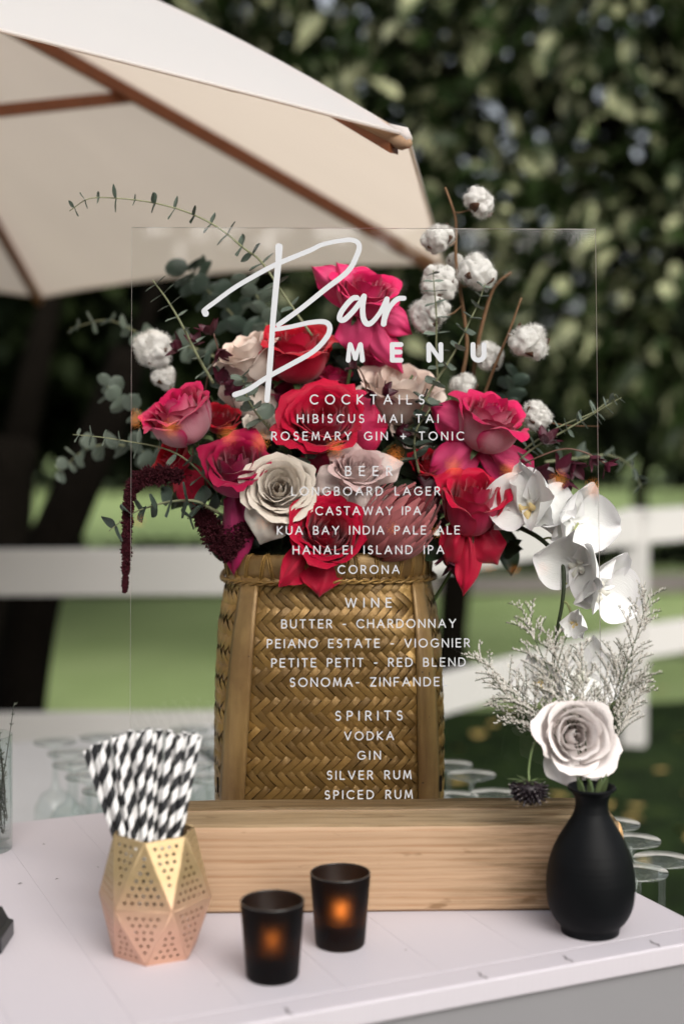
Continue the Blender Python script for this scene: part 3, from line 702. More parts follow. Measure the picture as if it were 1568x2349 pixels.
k2 = lambda x, y: ((x / 1.2062 + 1100) * .6272, (y / 1.2062 + 650) * .6272)
k3 = lambda x, y: ((x / 2.6133 + 1000) * .6272, (y / 2.6133 + 900) * .6272)
def script(name, strokes):
    q = MB()
    for i, (pts, wd) in enumerate(strokes):
        P = [Vector((*s_uv(*p), 0)) for p in pts]; P = catmull(P, 7)
        sc = 1.855 / F; ribbon(q, [(p.x, p.y) for p in P], [w_ * sc for w_ in wd], .0006 + .00005 * i)
    return obj(name, q.me(name, VINYL, False), sign, SM)
o = script('script_lettering', [
  ([k1(1240, 362), k1(1237, 440), k1(1222, 600), k1(1208, 760), k1(1196, 940), k1(1178, 1160)], [17, 14, 13.5, 13, 12, 13, 12]),
  ([k1(858, 708), k1(853, 690), k1(905, 650), k1(1000, 580), k1(1100, 520), k1(1220, 455), k1(1400, 380), k2(90, 297), k2(165, 280), k2(228, 276), k2(256, 298), k2(246, 345), k2(205, 415), k2(110, 490), k2(0, 578), k1(1236, 768)],
     [15, 9.5, 10, 10.5, 11, 11, 10, 10, 11, 12, 12, 12, 11, 11]),
  ([k1(1222, 792), k1(1300, 778), k1(1400, 756), k1(1475, 752), k1(1504, 778), k1(1490, 830), k1(1420, 905), k1(1300, 975), k1(1180, 1040), k1(1080, 1105), k1(1010, 1132)], [9, 10, 11, 12, 12, 11, 11, 11, 12]),
  ([k3(795, 495), k3(755, 503), k3(690, 570), k3(640, 645), k3(632, 700), k3(675, 705), k3(745, 640), k3(810, 560), k3(862, 478)], [12, 12, 12, 12, 12, 11]),
  ([k3(864, 480), k3(850, 590), k3(858, 690), k3(893, 745), k3(945, 725), k3(1020, 630), k3(1082, 508)], [12, 12, 13, 12, 10, 12]),
  ([k3(1084, 506), k3(1068, 620), k3(1050, 745)], [11, 12, 13]),
  ([k3(1052, 735), k3(1092, 615), k3(1140, 545), k3(1190, 505), k3(1245, 500)], [9, 11, 11, 12, 11]),
]); o['label'] = 'large white handwritten word Bar'

# ------------------------------------------------------------------ string lights behind the camera, mirrored in the acrylic
def bulbpos(u, v, L):
    p = atplane(u, v, SO, snrm); d = (p - EYE).normalized(); rfl = d - snrm * 2 * d.dot(snrm); return p + rfl * L
em = Mat('bulb_glow'); e_ = em.n('ShaderNodeEmission'); e_.inputs[0].default_value = (1, .30, .055, 1); e_.inputs[1].default_value = 5; em.l(e_.outputs[0], em.out.inputs[0])
CAB = simple('cable_mat', (.02, .02, .02), .7)
rows = [[(250, 950), (310, 960), (393, 981), (525, 997), (598, 1010), (770, 1027), (905, 1047), (1040, 1068), (1168, 1079), (1280, 1101), (1362, 1121), (1480, 1140)],
        [(230, 1185), (320, 1195), (600, 1200), (900, 1212), (1000, 1219), (1120, 1302), (1180, 1306), (1245, 1304), (1400, 1320)]]
q0 = MB(); q0.lathe([(0, -.030), (.014, -.026), (.023, -.012), (.025, .002), (.018, .018), (.010, .026), (0, .028)], 14); BME = q0.me('bulb', em.m)
q0 = MB(); q0.lathe([(0, .022), (.012, .022), (.012, .05), (.004, .058), (0, .058)], 10); SME = q0.me('socket', CAB)
for ri, rw in enumerate(rows):
    P = [bulbpos(u, v, 2.7 + .2 * ri) for u, v in rw]
    t = thing('string_light', ['string of warm bulbs strung behind the viewer, upper row mirrored in the acrylic', 'second string of warm bulbs behind the viewer, lower faint row mirrored in the acrylic'][ri], 'string light', P[0])
    Mt = Matrix.Translation(P[0])
    q = MB(); q.tube([p + Vector((0, 0, .058)) - P[0] for p in catmull(P, 4)], .003, 5); obj('cable', q.me('cable', CAB), t, Mt)
    for p in P:
        s_ = .85 if ri == 0 else .40
        M_ = Matrix.Translation(p) @ Matrix.Scale(s_, 4); b_ = obj('bulb', BME, t, M_); obj('socket', SME, b_, M_)
# ------------------------------------------------------------------ basket
BZ, BHt = TZ, .412
bc = Vector(((752 - 784) / F * 2.05, 2.06, TZ))
def bdim(z):
    k = z / BHt
    a = .1605 - .006 * k + .004 * math.sin(math.pi * k * 1.3) - .012 * max(0, k - .75) / .25 * (k)   # half width
    p = 4.6 - 2.0 * sstep(.55, 1, k); return a, p
_cache = {}
def bpt(s, z, off=0.0):
    """point on the basket wall: s metres round from the front middle (+ = right), z height, off = outward"""
    key = round(z, 3)
    if key not in _cache:
        a, p = bdim(key); n_ = 240; pts = []
        for k in range(n_ + 1):
            th = 2 * math.pi * k / n_; c_, s_ = math.sin(th), -math.cos(th)
            pts.append((a * math.copysign(abs(c_) ** (2 / p), c_), a * .94 * math.copysign(abs(s_) ** (2 / p), s_)))
        cum = [0]
        for q0_, q1_ in zip(pts[:-1], pts[1:]): cum.append(cum[-1] + math.dist(q0_, q1_))
        _cache[key] = (np.array(pts), np.array(cum))
    pts, cum = _cache[key]; s_ = s % cum[-1]
    x = np.interp(s_, cum, pts[:, 0]); y = np.interp(s_, cum, pts[:, 1])
    x2 = np.interp((s_ + .004) % cum[-1], cum, pts[:, 0]); y2 = np.interp((s_ + .004) % cum[-1], cum, pts[:, 1])
    t = Vector((x2 - x, y2 - y, 0)); nn_ = Vector((t.y, -t.x, 0)); nn_ = nn_.normalized() if nn_.length > 1e-7 else Vector((0, -1, 0))
    return Vector((x, y, z)) + nn_ * off
BYAW = R(2)
BM = Matrix.Translation(bc) @ Matrix.Rotation(BYAW, 4, 'Z')
bk = thing('woven_basket', 'tall square gold-brown herringbone bamboo basket holding the bouquet', 'basket', bc, M=BM)
m = Mat('bamboo_strip', rough=.38, spec=.5, metal=.4); co = m.coord()
oi = m.n('ShaderNodeObjectInfo')
c = m.ramp(m.noise(co, 9, 5, .6), [(.28, (.08, .038, .010)), (.5, (.34, .195, .052)), (.70, (.62, .39, .13))])
hv = m.n('ShaderNodeHueSaturation'); m.l(c, hv.inputs['Color']); m.l(m.math('ADD', m.math('MULTIPLY', oi.outputs['Random'], .7), .62), hv.inputs['Value'])
ff = m.noise(co, 260, 3); c = m.mix(m.math('MULTIPLY', ff, .5), hv.outputs[0], (.12, .062, .02)); c = m.mix(m.ramp(m.noise(m.coord(), 3.2, 4, .6), [(.38, (0, 0, 0)), (.62, (.72, .72, .72))]), c, (.065, .032, .010)); m.color(c); m.bump(ff, .5, .001); STRIP = m.m
m = Mat('bamboo_frame', rough=.42, spec=.5, metal=.3); co = m.coord(scale=(1, 1, .12))
c = m.ramp(m.noise(co, 38, 5, .6), [(.3, (.15, .085, .028)), (.6, (.30, .185, .070)), (.8, (.38, .245, .10))])
blot = m.ramp(m.noise(m.coord(), 7, 5, .65), [(.45, (0, 0, 0)), (.7, (.75, .75, .75))]); c = m.mix(blot, c, (.15, .075, .028))
pit = m.ramp(m.noise(m.coord(), 210, 2), [(.73, (0, 0, 0)), (.77, (1, 1, 1))]); c = m.mix(pit, c, (.03, .015, .008))
m.color(c).bump(m.noise(co, 120, 4), .4, .0015); BFR = m.m
DARKB = simple('basket_inside', (.035, .018, .008), .8, .2, var=.4, vscale=40)
vs = []; fs = []; NS_, NZ = 96, 14
for k in range(NZ + 1):
    z = BHt * k / NZ
    a, p = bdim(round(z, 3)); bpt(0, z); L = _cache[round(z, 3)][1][-1]
    for j in range(NS_): vs.append(bpt(L * j / NS_, z, -.0028))
fs = [(k * NS_ + j, k * NS_ + (j + 1) % NS_, (k + 1) * NS_ + (j + 1) % NS_, (k + 1) * NS_ + j) for k in range(NZ) for j in range(NS_)]
fs.append(tuple(range(NS_))[::-1]); obj('inner_wall', mesh('inner_wall', vs, fs, DARKB), bk, BM)
wS = .0096; q2 = math.sqrt(2)
pieces = []
for m_ in range(-10, 40):
    for j in range(-90, 90):
        for kind in (0, 1):
            if kind == 0: A_, B_ = (j + 1.5 + 6 * m_) * wS, (j + .5) * wS; da = Vector((1 / q2, 1 / q2))
            else: A_, B_ = (j + .5) * wS, (j - 3.5 - 6 * m_) * wS; da = Vector((1 / q2, -1 / q2))
            s_, z_ = (A_ + B_) / q2, (A_ - B_) / q2
            if .006 < z_ < BHt - .034 and abs(s_) < .60: pieces.append((s_, z_, da))
def piece(q, s_, z_, da, rr):
    L_ = wS * 3.25; W_ = wS * rr.uniform(.86, .95); db = Vector((-da.y, da.x)); vs = []; nl, nw = 5, 3
    rot = rr.uniform(-.05, .05); da2 = Vector((da.x - rot * da.y, da.y + rot * da.x)); db2 = Vector((-da2.y, da2.x)); lift = rr.uniform(.0008, .0020)
    for a in range(nl):
        for b in range(nw):
            ta = (a / (nl - 1) - .5); tb = (b / (nw - 1) - .5)
            p2 = Vector((s_, z_)) + da2 * ta * L_ + db2 * tb * W_
            off = lift * (1 - (2 * ta) ** 4 * 1.9) - .0006 * abs(2 * tb) ** 2 + .0004
            vs.append(bpt(p2.x, min(max(p2.y, .002), BHt), off))
    q.add(vs, [(a * nw + b, (a + 1) * nw + b, (a + 1) * nw + b + 1, a * nw + b + 1) for a in range(nl - 1) for b in range(nw - 1)])
rr = random.Random(4)
pieces.sort(key=lambda t: abs(t[0]))
for k, (s_, z_, da) in enumerate(pieces[:300]):
    q = MB(); piece(q, s_, z_, da, rr); o0 = bpt(s_, z_); q.v = [v_ - o0 for v_ in q.v]
    obj('bamboo_strip', q.me('bamboo_strip', STRIP), bk, BM @ Matrix.Translation(o0))
q = MB()
for s_, z_, da in pieces[300:]: piece(q, s_, z_, da, rr)
obj('woven_side', q.me('woven_side', STRIP), bk, BM, kind='stuff')
# four corner legs of split bamboo: front ones measured
def legstrip(top, bot, wt, wb, slot=True, sgn=1):
    q = MB(); n_ = 16; vs = []; nw = 6
    for k in range(n_ + 1):
        t = k / n_; z = (BHt - .03) * (1 - t) + .0 * t; sc_ = top * (1 - t) + bot * t; W_ = wt * (1 - t) + wb * t
        for b in range(nw + 1):
            x = sc_ + W_ * (b / nw - .5); vs.append(bpt(x, z, .0055 + .0022 * (1 - (2 * b / nw - 1) ** 2)))
    q.add(vs, [(k * (nw + 1) + b, (k + 1) * (nw + 1) + b, (k + 1) * (nw + 1) + b + 1, k * (nw + 1) + b + 1) for k in range(n_) for b in range(nw)])
    o = obj('corner_leg', q.me('corner_leg', BFR), bk, BM); s = o.modifiers.new('thick', 'SOLIDIFY'); s.thickness = .005; s.offset = -1
    q = MB(); x = bot - sgn * -.012
    vs = [bpt(x + dx, z, .0086) for z in (.086, .108) for dx in (-.0025, .0025)]
    q.add(vs, [(0, 1, 3, 2)]); obj('slot', q.me('slot', simple('slot_dark', (.01, .006, .004), .9, .1), False), o, BM)
legstrip(-.113, -.145, .030, .044, sgn=-1); legstrip(.126, .140, .024, .040, sgn=1)
legstrip(.50, .49, .04, .05); legstrip(-.50, -.49, .04, .05)
# rim band, wraps and twisted cord
zt = BHt
def ring(z, off, wob=0.0): 
    bpt(0, z); L = _cache[round(z, 3)][1][-1]; return L
q = MB(); NR = 120; prof = [(-.034, .004), (-.030, .0075), (-.018, .009), (-.006, .0085), (.0, .006), (.002, .002), (.001, -.004), (-.03, -.004)]
for j in range(NR):
    for dz, of in prof:
        L = ring(BHt, 0); w_ = .003 * math.sin(j / NR * 4 * math.pi + 1.0)
        q.v.append(bpt(L * j / NR, BHt, of) + Vector((0, 0, dz + w_)))
K = len(prof); q.f = [(j * K + b, ((j + 1) % NR) * K + b, ((j + 1) % NR) * K + (b + 1) % K, j * K + (b + 1) % K) for j in range(NR) for b in range(K)]; q.m = [0] * len(q.f)
obj('rim_band', q.me('rim_band', BFR), bk, BM)
L = ring(BHt, 0); rr = random.Random(6)
def rimz(s_): return .003 * math.sin(s_ / L * 4 * math.pi + 1.0)
s_ = -.36
while s_ < .36:
    q = MB(); t_ = rr.uniform(-.003, .003)
    for k2_ in range(2):
        d = k2_ * .0032
        q.tube([bpt(s_ + d + t_ * k, BHt, of + .0006) + Vector((0, 0, dz + rimz(s_))) for k, (dz, of) in enumerate([(-.038, .004), (-.030, .0085), (-.018, .0098), (-.006, .0094), (.0015, .007), (.0035, .001)])], .0012, 5)
    obj('wrap_cord', q.me('wrap_cord', STRIP), bk, BM); s_ += rr.uniform(.019, .027)
q = MB()
for ph in (0, math.pi):
    q.tube([bpt(-.40 + .80 * k / 260, BHt - .036, .0072 + .0022 * math.cos(k * .62 + ph)) + Vector((0, 0, rimz(-.40 + .80 * k / 260) + .0022 * math.sin(k * .62 + ph))) for k in range(261)], .0019, 6)
obj('twisted_cord', q.me('twisted_cord', STRIP), bk, BM)

# ------------------------------------------------------------------ votives
def votive(u, v, label, spot, pw=1.0):
    p = atz(u, v, TZ); t = thing('votive_holder', label, 'candle holder', p, 'black votive holders on the counter'); M0 = Matrix.Translation(p)
    m = Mat('smoked_glass', (.0035, .0035, .004), .45, .12)
    co = m.coord(); m.bump(m.noise(co, 700, 2), .15, .0004)
    rf = m.n('ShaderNodeBsdfRefraction'); rf.inputs['IOR'].default_value = 1.22; rf.inputs['Roughness'].default_value = 1.0; rf.inputs[0].default_value = (.66, .50, .36, 1)
    mx = m.n('ShaderNodeMixShader'); mx.inputs[0].default_value = .30; m.l(m.p.outputs[0], mx.inputs[1]); m.l(rf.outputs[0], mx.inputs[2]); m.l(mx.outputs[0], m.out.inputs[0])
    q = MB(); q.lathe([(0, .0), (.026, .0), (.0283, .003), (.0345, .082), (.0342, .0835), (.0330, .0835), (.0322, .082), (.0262, .012), (.0, .012)], 48)
    obj('glass_cup', q.me('glass_cup', m.m), t, M0)
    q = MB(); q.tube([(.0337 * math.cos(a * math.pi / 24), .0337 * math.sin(a * math.pi / 24), .0835) for a in range(49)], .0009, 6, cap=False); obj('rim', q.me('rim', simple('polished_rim', (.02, .018, .016), .12, .8)), t, M0)
    wx = Mat('candle_wax', (.75, .68, .55), .5).translucent(.3, (.8, .6, .4)).m
    M1 = M0 @ Matrix.Translation((spot[0], spot[1], .0125))
    q = MB(); q.lathe([(0, 0), (.0185, 0), (.019, .001), (.019, .015), (.0178, .0155), (.0175, .0125), (0, .012)], 28); obj('tealight', q.me('tealight', wx), t, M1)
    fm = Mat('flame_mat'); e = fm.n('ShaderNodeEmission'); e.inputs[0].default_value = (1, .42, .10, 1); e.inputs[1].default_value = 46 * pw; fm.l(e.outputs[0], fm.out.inputs[0])
    M2 = M1 @ Matrix.Translation((0, 0, .018)); q = MB(); q.lathe([(0, 0), (.0022, .002), (.0036, .006), (.0028, .012), (.0012, .018), (0, .022)], 12); obj('flame', q.me('flame', fm.m), t, M2)
    li = bpy.data.objects.new('candle_light', bpy.data.lights.new('candle_light', 'POINT')); li.data.energy = .06 * pw; li.data.color = (1, .48, .16); li.data.shadow_soft_size = .004
    link(li, t, M2 @ Matrix.Translation((0, 0, .012)))
votive(625, 2240, 'black frosted votive cup with an amber glow, nearest the counter edge', (0, -.002), .28)
votive(780, 2166, 'black frosted votive cup with a brighter glow, in front of the timber beam', (.001, -.004), .75)

# black bottle vase
p = atz(1352, 2136, TZ); vase = thing('bottle_vase', 'matte black ceramic bottle vase at the right end of the beam', 'vase', p); M0 = Matrix.Translation(p)
m = Mat('black_ceramic', (.012, .0125, .014), .5, .10); co = m.coord(scale=(.6, .6, 30)); m.bump(m.noise(co, 6, 4), .35, .0015)
c = m.mix(m.noise(m.coord(), 14, 4), (.0025, .0025, .003), (.006, .007, .008)); m.color(c)
prof = [(0, .002), (.030, .0), (.0335, .001), (.0345, .006), (.0365, .010), (.043, .018), (.0492, .032), (.0515, .052), (.0508, .070), (.0468, .090), (.0385, .110), (.0290, .126), (.0215, .139), (.0190, .149), (.0192, .157), (.0235, .166), (.0278, .1695), (.0283, .1715), (.0270, .1728), (.0245, .171), (.0180, .160), (.0160, .149), (.018, .139), (.025, .125), (.0, .10)]
def smooth_prof(P, n=4): return [(max(q_.x, 0), q_.y) for q_ in catmull([Vector((a, b, 0)) for a, b in P], n)]
q = MB(); q.lathe(smooth_prof(prof[:20], 4) + prof[20:], 64); obj('body', q.me('body', m.m), vase, M0)
VASE_TOP = p + Vector((0, 0, .17))

# geometric straw holder
HP = atz(357, 2180, TZ)
holder = thing('straw_holder', 'faceted copper and gold metal holder pierced with small holes', 'straw holder', HP); M0 = Matrix.Translation(HP)
m = Mat('copper_gold', rough=.44, spec=.5, metal=.55); tc = m.n('ShaderNodeTexCoord'); sx = m.n('ShaderNodeSeparateXYZ'); m.l(tc.outputs['Object'], sx.inputs[0])
nz = m.noise(m.coord(), 30, 4)
hz = m.math('ADD', sx.outputs[2], m.math('MULTIPLY', m.math('SUBTRACT', nz, .5), .012))
mr = m.n('ShaderNodeMapRange'); m.l(hz, mr.inputs[0]); mr.inputs[1].default_value = .040; mr.inputs[2].default_value = .098
c = m.mix(mr.outputs[0], (.60, .34, .25), (.34, .24, .105)); m.color(m.mix(m.noise(m.coord(), 60, 3), c, m.mix(.25, c, (.9, .7, .5)))); CG = m.m
HIN = simple('holder_inside', (.10, .06, .03), .7, .3)
hz_, rT, rW, rB = .138, .046, .064, .047
a0 = -96
top = [Vector((rT * math.cos(R(a0 + 60 * k)), rT * math.sin(R(a0 + 60 * k)), hz_ + (.001 if k % 2 else -.001))) for k in range(6)]
mid = [Vector((rW * math.cos(R(a0 + 30 + 60 * k)), rW * math.sin(R(a0 + 30 + 60 * k)), .064)) for k in range(6)]
bot = [Vector((rB * math.cos(R(a0 + 60 * k)), rB * math.sin(R(a0 + 60 * k)), .0005)) for k in range(6)]
def facet(a, b, c_):
    """triangle a-b base, c apex, pierced by a triangular field of holes, built about its centroid"""
    o0 = (a + b + c_) / 3; ex = (b - a).normalized(); nz_ = ex.cross(c_ - a).normalized(); ey = nz_.cross(ex)
    P2 = [((p_ - a).dot(ex), (p_ - a).dot(ey)) for p_ in (a, b, c_)]
    loops = [[Vector((x, y, 0)) for x, y in P2]]
    W_ = P2[1][0]; H_ = P2[2][1]; ax = P2[2][0]; sp_ = .0082; rh = .0021
    rows_ = int((H_ - .018) / sp_); y = .0085
    for r_ in range(rows_ + 1):
        y = .0085 + r_ * sp_ * .98; f_ = y / H_
        xl = ax * f_ + .0075 * 1.0; xr = W_ - (W_ - ax) * f_ - .0075
        if xr < xl - .001: break
        n_ = max(1, int((xr - xl) / sp_) + 1); x0 = (xl + xr) / 2 - (n_ - 1) * sp_ / 2
        for k in range(n_):
            loops.append([Vector((x0 + k * sp_ + rh * math.cos(-t_ * math.pi / 4), y + rh * math.sin(-t_ * math.pi / 4), 0)) for t_ in range(8)])
    tris = tessellate_polygon(loops); allv = [v_ for l_ in loops for v_ in l_]
    me_ = mesh('facet', [a + ex * v_.x + ey * v_.y - o0 * 0 for v_ in allv], [tuple(t_) for t_ in tris], CG, False)
    o = obj('facet', me_, holder, M0); s = o.modifiers.new('thick', 'SOLIDIFY'); s.thickness = .0011; s.offset = 0; return o
for k in range(6):
    k1_ = (k + 1) % 6
    facet(top[k1_], top[k], mid[k]); facet(mid[(k - 1) % 6], mid[k], top[k])
    facet(mid[k], mid[(k - 1) % 6], bot[k]); facet(bot[k], bot[k1_], mid[k])
q = MB(); q.add([v_ + Vector((0, 0, .001)) for v_ in bot], [tuple(range(6))]); obj('base_plate', q.me('base_plate', CG, False), holder, M0)
q = MB()
for a, b in [(top[k], top[(k + 1) % 6]) for k in range(6)] + [(mid[k], mid[(k + 1) % 6]) for k in range(6)] + [(top[k], mid[k]) for k in range(6)] + [(top[k], mid[k - 1]) for k in range(6)] + [(bot[k], mid[k]) for k in range(6)] + [(bot[k], mid[k - 1]) for k in range(6)] + [(bot[k], bot[(k + 1) % 6]) for k in range(6)]:
    q.tube([a, b], .0008, 6)
obj('fold_edges', q.me('fold_edges', CG), holder, M0)

# paper straws
m = Mat('straw_paper', rough=.6, spec=.3); tc = m.n('ShaderNodeTexCoord'); sx = m.n('ShaderNodeSeparateXYZ'); m.l(tc.outputs['Object'], sx.inputs[0])
ang = m.math('DIVIDE', m.math('ARCTAN2', sx.outputs[1], sx.outputs[0]), 2 * math.pi)
oi = m.n('ShaderNodeObjectInfo')
ph = m.math('ADD', m.math('ADD', m.math('MULTIPLY', ang, -1.0), m.math('MULTIPLY', sx.outputs[2], 1 / .029)), oi.outputs['Random'])
fr_ = m.math('FRACT', ph); sel = m.math('GREATER_THAN', fr_, .5)
m.color(m.mix(sel, (.70, .69, .68), (.010, .010, .012))); STR = m.m
q = MB(); Ls = .197; q.lathe([(.0037, 0), (.0037, Ls), (.0031, Ls), (.0031, Ls - .03), (.0031, 0)], 14); SMESH = q.me('paper_straw', STR)
tops = [(197, 1722), (213, 1710), (228, 1704), (243, 1697), (262, 1690), (282, 1684), (300, 1676), (318, 1680), (327, 1676), (342, 1672), (352, 1682), (366, 1674), (389, 1676), (398, 1683), (414, 1686), (424, 1680), (437, 1684), (447, 1682), (456, 1688), (272, 1693)]
rs = random.Random(12); strws = []
for k, (u, v) in enumerate(tops):
    row = [0, .010, -.010, .004, -.006][k % 5]
    T_ = at(u, v, HP.y - .005 + row * 1.3); f_ = (u - 327) / 130
    # foot on the holder floor, leaning against the rim
    foot = Vector((HP.x - .004 - f_ * .006 + rs.uniform(-.004, .004), HP.y + row * .7 + rs.uniform(-.003, .003), 0))
    foot = Vector((HP.x + f_ * .004 + rs.uniform(-.005, .005), foot.y, TZ + .004))
    d = (T_ - foot); Lw = d.length; d.normalize(); foot = T_ - d * Ls
    foot.z = max(foot.z, TZ + .003)
    o = obj('paper_straw', SMESH, None, Matrix.Translation(foot) @ frame(d, (1, 0, 0)) @ Matrix.Rotation(rs.uniform(0, 6), 4, 'Z'))
    strws.append((u, o))
ORD = 'first second third fourth fifth sixth seventh eighth ninth tenth eleventh twelfth thirteenth fourteenth fifteenth sixteenth seventeenth eighteenth nineteenth twentieth'.split()
for k, (u, o) in enumerate(sorted(strws, key=lambda t: t[0])):
    tag(o, 'black and white striped paper straw, %s from the left along the top of the fan' % ORD[k], 'paper straw', 'striped paper straws in the copper holder')

# herb tumbler at the left border
p = atz(-31, 1948, TZ); gl = thing('herb_glass', 'clear tumbler packed with thyme sprigs at the left border', 'glass', p); M0 = Matrix.Translation(p)
TG = thinglass(Mat('tumbler_glass', (1, 1, 1)), boost=.8, rough=.02)
q = MB(); q.lathe([(0, .001), (.034, .0), (.036, .003), (.0385, .160), (.0380, .162), (.0368, .160), (.0345, .016), (0, .014)], 40); obj('tumbler', q.me('tumbler', TG), gl, M0)
THY = leafmat('thyme_mat', (.05, .06, .04), (.12, .12, .10), .6, .2, rand=.3, scale=60)
st = MB(); lf = MB(); r = random.Random(5)
for k in range(120):
    a = r.uniform(0, 6.28); rad = .031 * r.random() ** .5; b0 = Vector((rad * math.cos(a), rad * math.sin(a), .018 + r.uniform(0, .05)))
    a += r.uniform(-1, 1); e = Vector((.030 * math.cos(a) * r.random(), .030 * math.sin(a) * r.random(), min(.158, b0.z + r.uniform(.05, .12))))
    if k == 0: b0 = Vector((.02, -.01, .06)); e = Vector((.044, -.01, .205))
    if k == 1: b0 = Vector((.01, -.0, .06)); e = Vector((.010, -.01, .175))
    pts = catmull([b0, b0.lerp(e, .5) + Vector((r.uniform(-1, 1), r.uniform(-1, 1), 0)) * .006, e], 5); st.tube(pts, .0006, 4)
    for pp_ in pts:
        for _ in range(4):
            d = Vector((r.uniform(-1, 1), r.uniform(-1, 1), r.uniform(-.2, 1))).normalized(); s_ = d.cross(Vector((0, 0, 1))).normalized() * .0012; l_ = r.uniform(.004, .008)
            lf.add([pp_, pp_ + d * l_ * .5 + s_, pp_ + d * l_, pp_ + d * l_ * .5 - s_], [(0, 1, 2, 3)])
sp = tag(obj('thyme_sprigs', lf.me('thyme_sprigs', THY, False), None, M0, kind='stuff'), 'dry grey-green thyme sprigs stuffed in the left tumbler', 'thyme')
obj('stems', st.me('stems', THY), sp, M0)
# small black tray corner at the left border
p = atz(-30, 2180, TZ); q = MB(); q.add([(-.05, -.012, 0), (.0195, -.012, 0), (.0195, .05, 0), (-.05, .05, 0), (-.05, -.012, .034), (.006, -.012, .034), (.0135, -.012, .020), (.0195, -.012, .018), (-.05, .05, .034), (.006, .05, .034), (.0135, .05, .020), (.0195, .05, .018)],
   [(3, 2, 1, 0), (0, 1, 7, 6, 5, 4), (3, 8, 9, 10, 11, 2), (1, 2, 11, 7), (7, 11, 10, 6), (6, 10, 9, 5), (5, 9, 8, 4), (0, 4, 8, 3)])
o = obj('black_tray', q.me('black_tray', simple('tray_mat', (.012, .014, .016), .35, .5), False), None, Matrix.Translation(p)); tag(bevel(o, .001), 'corner of a small black stepped tray cut by the left border', 'tray')
# crumbs of dried herb on the counter
q = MB(); r = random.Random(2)
for u, v, l_ in ((47, 2027, .004), (131, 2017, .003), (101, 1937, .003), (225, 1990, .002), (500, 2260, .0016), (930, 2180, .0015)):
    pp_ = atz(u, v, TZ + .0012); a = r.uniform(-.5, .5); d = Vector((math.cos(a), math.sin(a), 0)) * l_; s_ = Vector((-d.y, d.x, 0)) * .25; up_ = Vector((0, 0, .0008))
    q.add([pp_ - d, pp_ - s_ + up_, pp_ + d, pp_ + s_ + up_, pp_ + up_ * 2], [(0, 1, 4), (1, 2, 4), (2, 3, 4), (3, 0, 4)])
tag(obj('herb_crumbs', q.me('herb_crumbs', simple('crumb_mat', (.05, .05, .03), .9)), kind='stuff'), 'tiny dry herb crumbs on the pale counter', 'crumbs')
# ------------------------------------------------------------------ petals and roses
def petalmat(name, inside, outside, edge=None, trans=.16, tint=.25, rough=.5, vein=.25, basec=None):
    m = Mat(name, inside, rough, .22)
    uv = m.n('ShaderNodeUVMap'); sp = m.n('ShaderNodeSeparateXYZ'); m.l(uv.outputs[0], sp.inputs[0])
    geo = m.n('ShaderNodeNewGeometry')
    edge = edge or inside
    nz = m.noise(m.coord(scale=(1, 1, 1)), 55, 4)
    tt = m.math('ADD', sp.outputs[1], m.math('MULTIPLY', m.math('SUBTRACT', nz, .5), .28))
    out = m.mix(m.ramp(tt, [(.62, (0, 0, 0)), (.98, (1, 1, 1))]), outside, edge)
    ab = m.math('ABSOLUTE', m.math('SUBTRACT', sp.outputs[0], .5)); out = m.mix(m.ramp(ab, [(.33, (0, 0, 0)), (.5, (1, 1, 1))]), out, edge)
    ins = m.mix(m.ramp(sp.outputs[1], [(.0, (0, 0, 0)), (.7, (1, 1, 1))]), basec or tuple(c * .8 for c in inside), inside)
    c = m.mix(geo.outputs['Backfacing'], ins, out)
    vn = m.n('ShaderNodeTexNoise'); vn.inputs['Scale'].default_value = 7; vn.inputs['Detail'].default_value = 3
    mp = m.n('ShaderNodeMapping'); mp.inputs['Scale'].default_value = (9, .8, 1); m.l(uv.outputs[0], mp.inputs[0]); m.l(mp.outputs[0], vn.inputs['Vector'])
    c = m.mix(m.math('MULTIPLY', vn.outputs['Fac'], vein), c, tuple(x * .55 for x in inside))
    oi = m.n('ShaderNodeObjectInfo'); hv = m.n('ShaderNodeHueSaturation'); m.l(c, hv.inputs['Color'])
    m.l(m.math('ADD', m.math('MULTIPLY', oi.outputs['Random'], tint), 1 - tint / 2), hv.inputs['Value'])
    m.color(hv.outputs[0]); m.bump(vn.outputs['Fac'], .5, .0016); m.translucent(trans, colsock=hv.outputs[0])
    m.p.inputs['Sheen Weight'].default_value = .25; m.p.inputs['Sheen Roughness'].default_value = .4
    return m.m
PM = dict(
    hot=petalmat('petal_hot_pink', (.66, .010, .11), (.64, .06, .18), (.62, .012, .12)),
    pale=petalmat('petal_pink_pale_back', (.68, .012, .11), (.72, .33, .40), (.60, .015, .13), vein=.12),
    red=petalmat('petal_red', (.56, .003, .022), (.50, .010, .045), (.52, .004, .04)),
    redpink=petalmat('petal_red_pink', (.62, .004, .045), (.56, .03, .11), (.60, .006, .07)),
    mag=petalmat('petal_magenta', (.44, .004, .062), (.46, .035, .15), (.44, .008, .10)),
    blush=petalmat('petal_blush', (.86, .68, .60), (.87, .74, .66), (.87, .75, .68), tint=.06, vein=.05, trans=.12, basec=(.74, .46, .40)),
    white=petalmat('petal_cream_white', (.89, .80, .71), (.90, .83, .75), (.90, .84, .77), tint=.04, vein=.03, trans=.10, basec=(.86, .70, .62)),
    mauve=petalmat('petal_dusty_pink', (.80, .58, .57), (.82, .68, .65), (.82, .66, .63), tint=.08, vein=.08, basec=(.70, .40, .42)),
    vwhite=petalmat('petal_vase_rose', (.87, .80, .78), (.87, .83, .81), (.87, .84, .82), tint=.03, vein=.02, trans=.14, basec=(.87, .76, .72)),
)
SEPAL = leafmat('sepal_mat', (.055, .085, .03), (.09, .12, .05), .5, .2)
STEMG = simple('green_stem', (.06, .095, .03), .5, .4, var=.3, vscale=40)
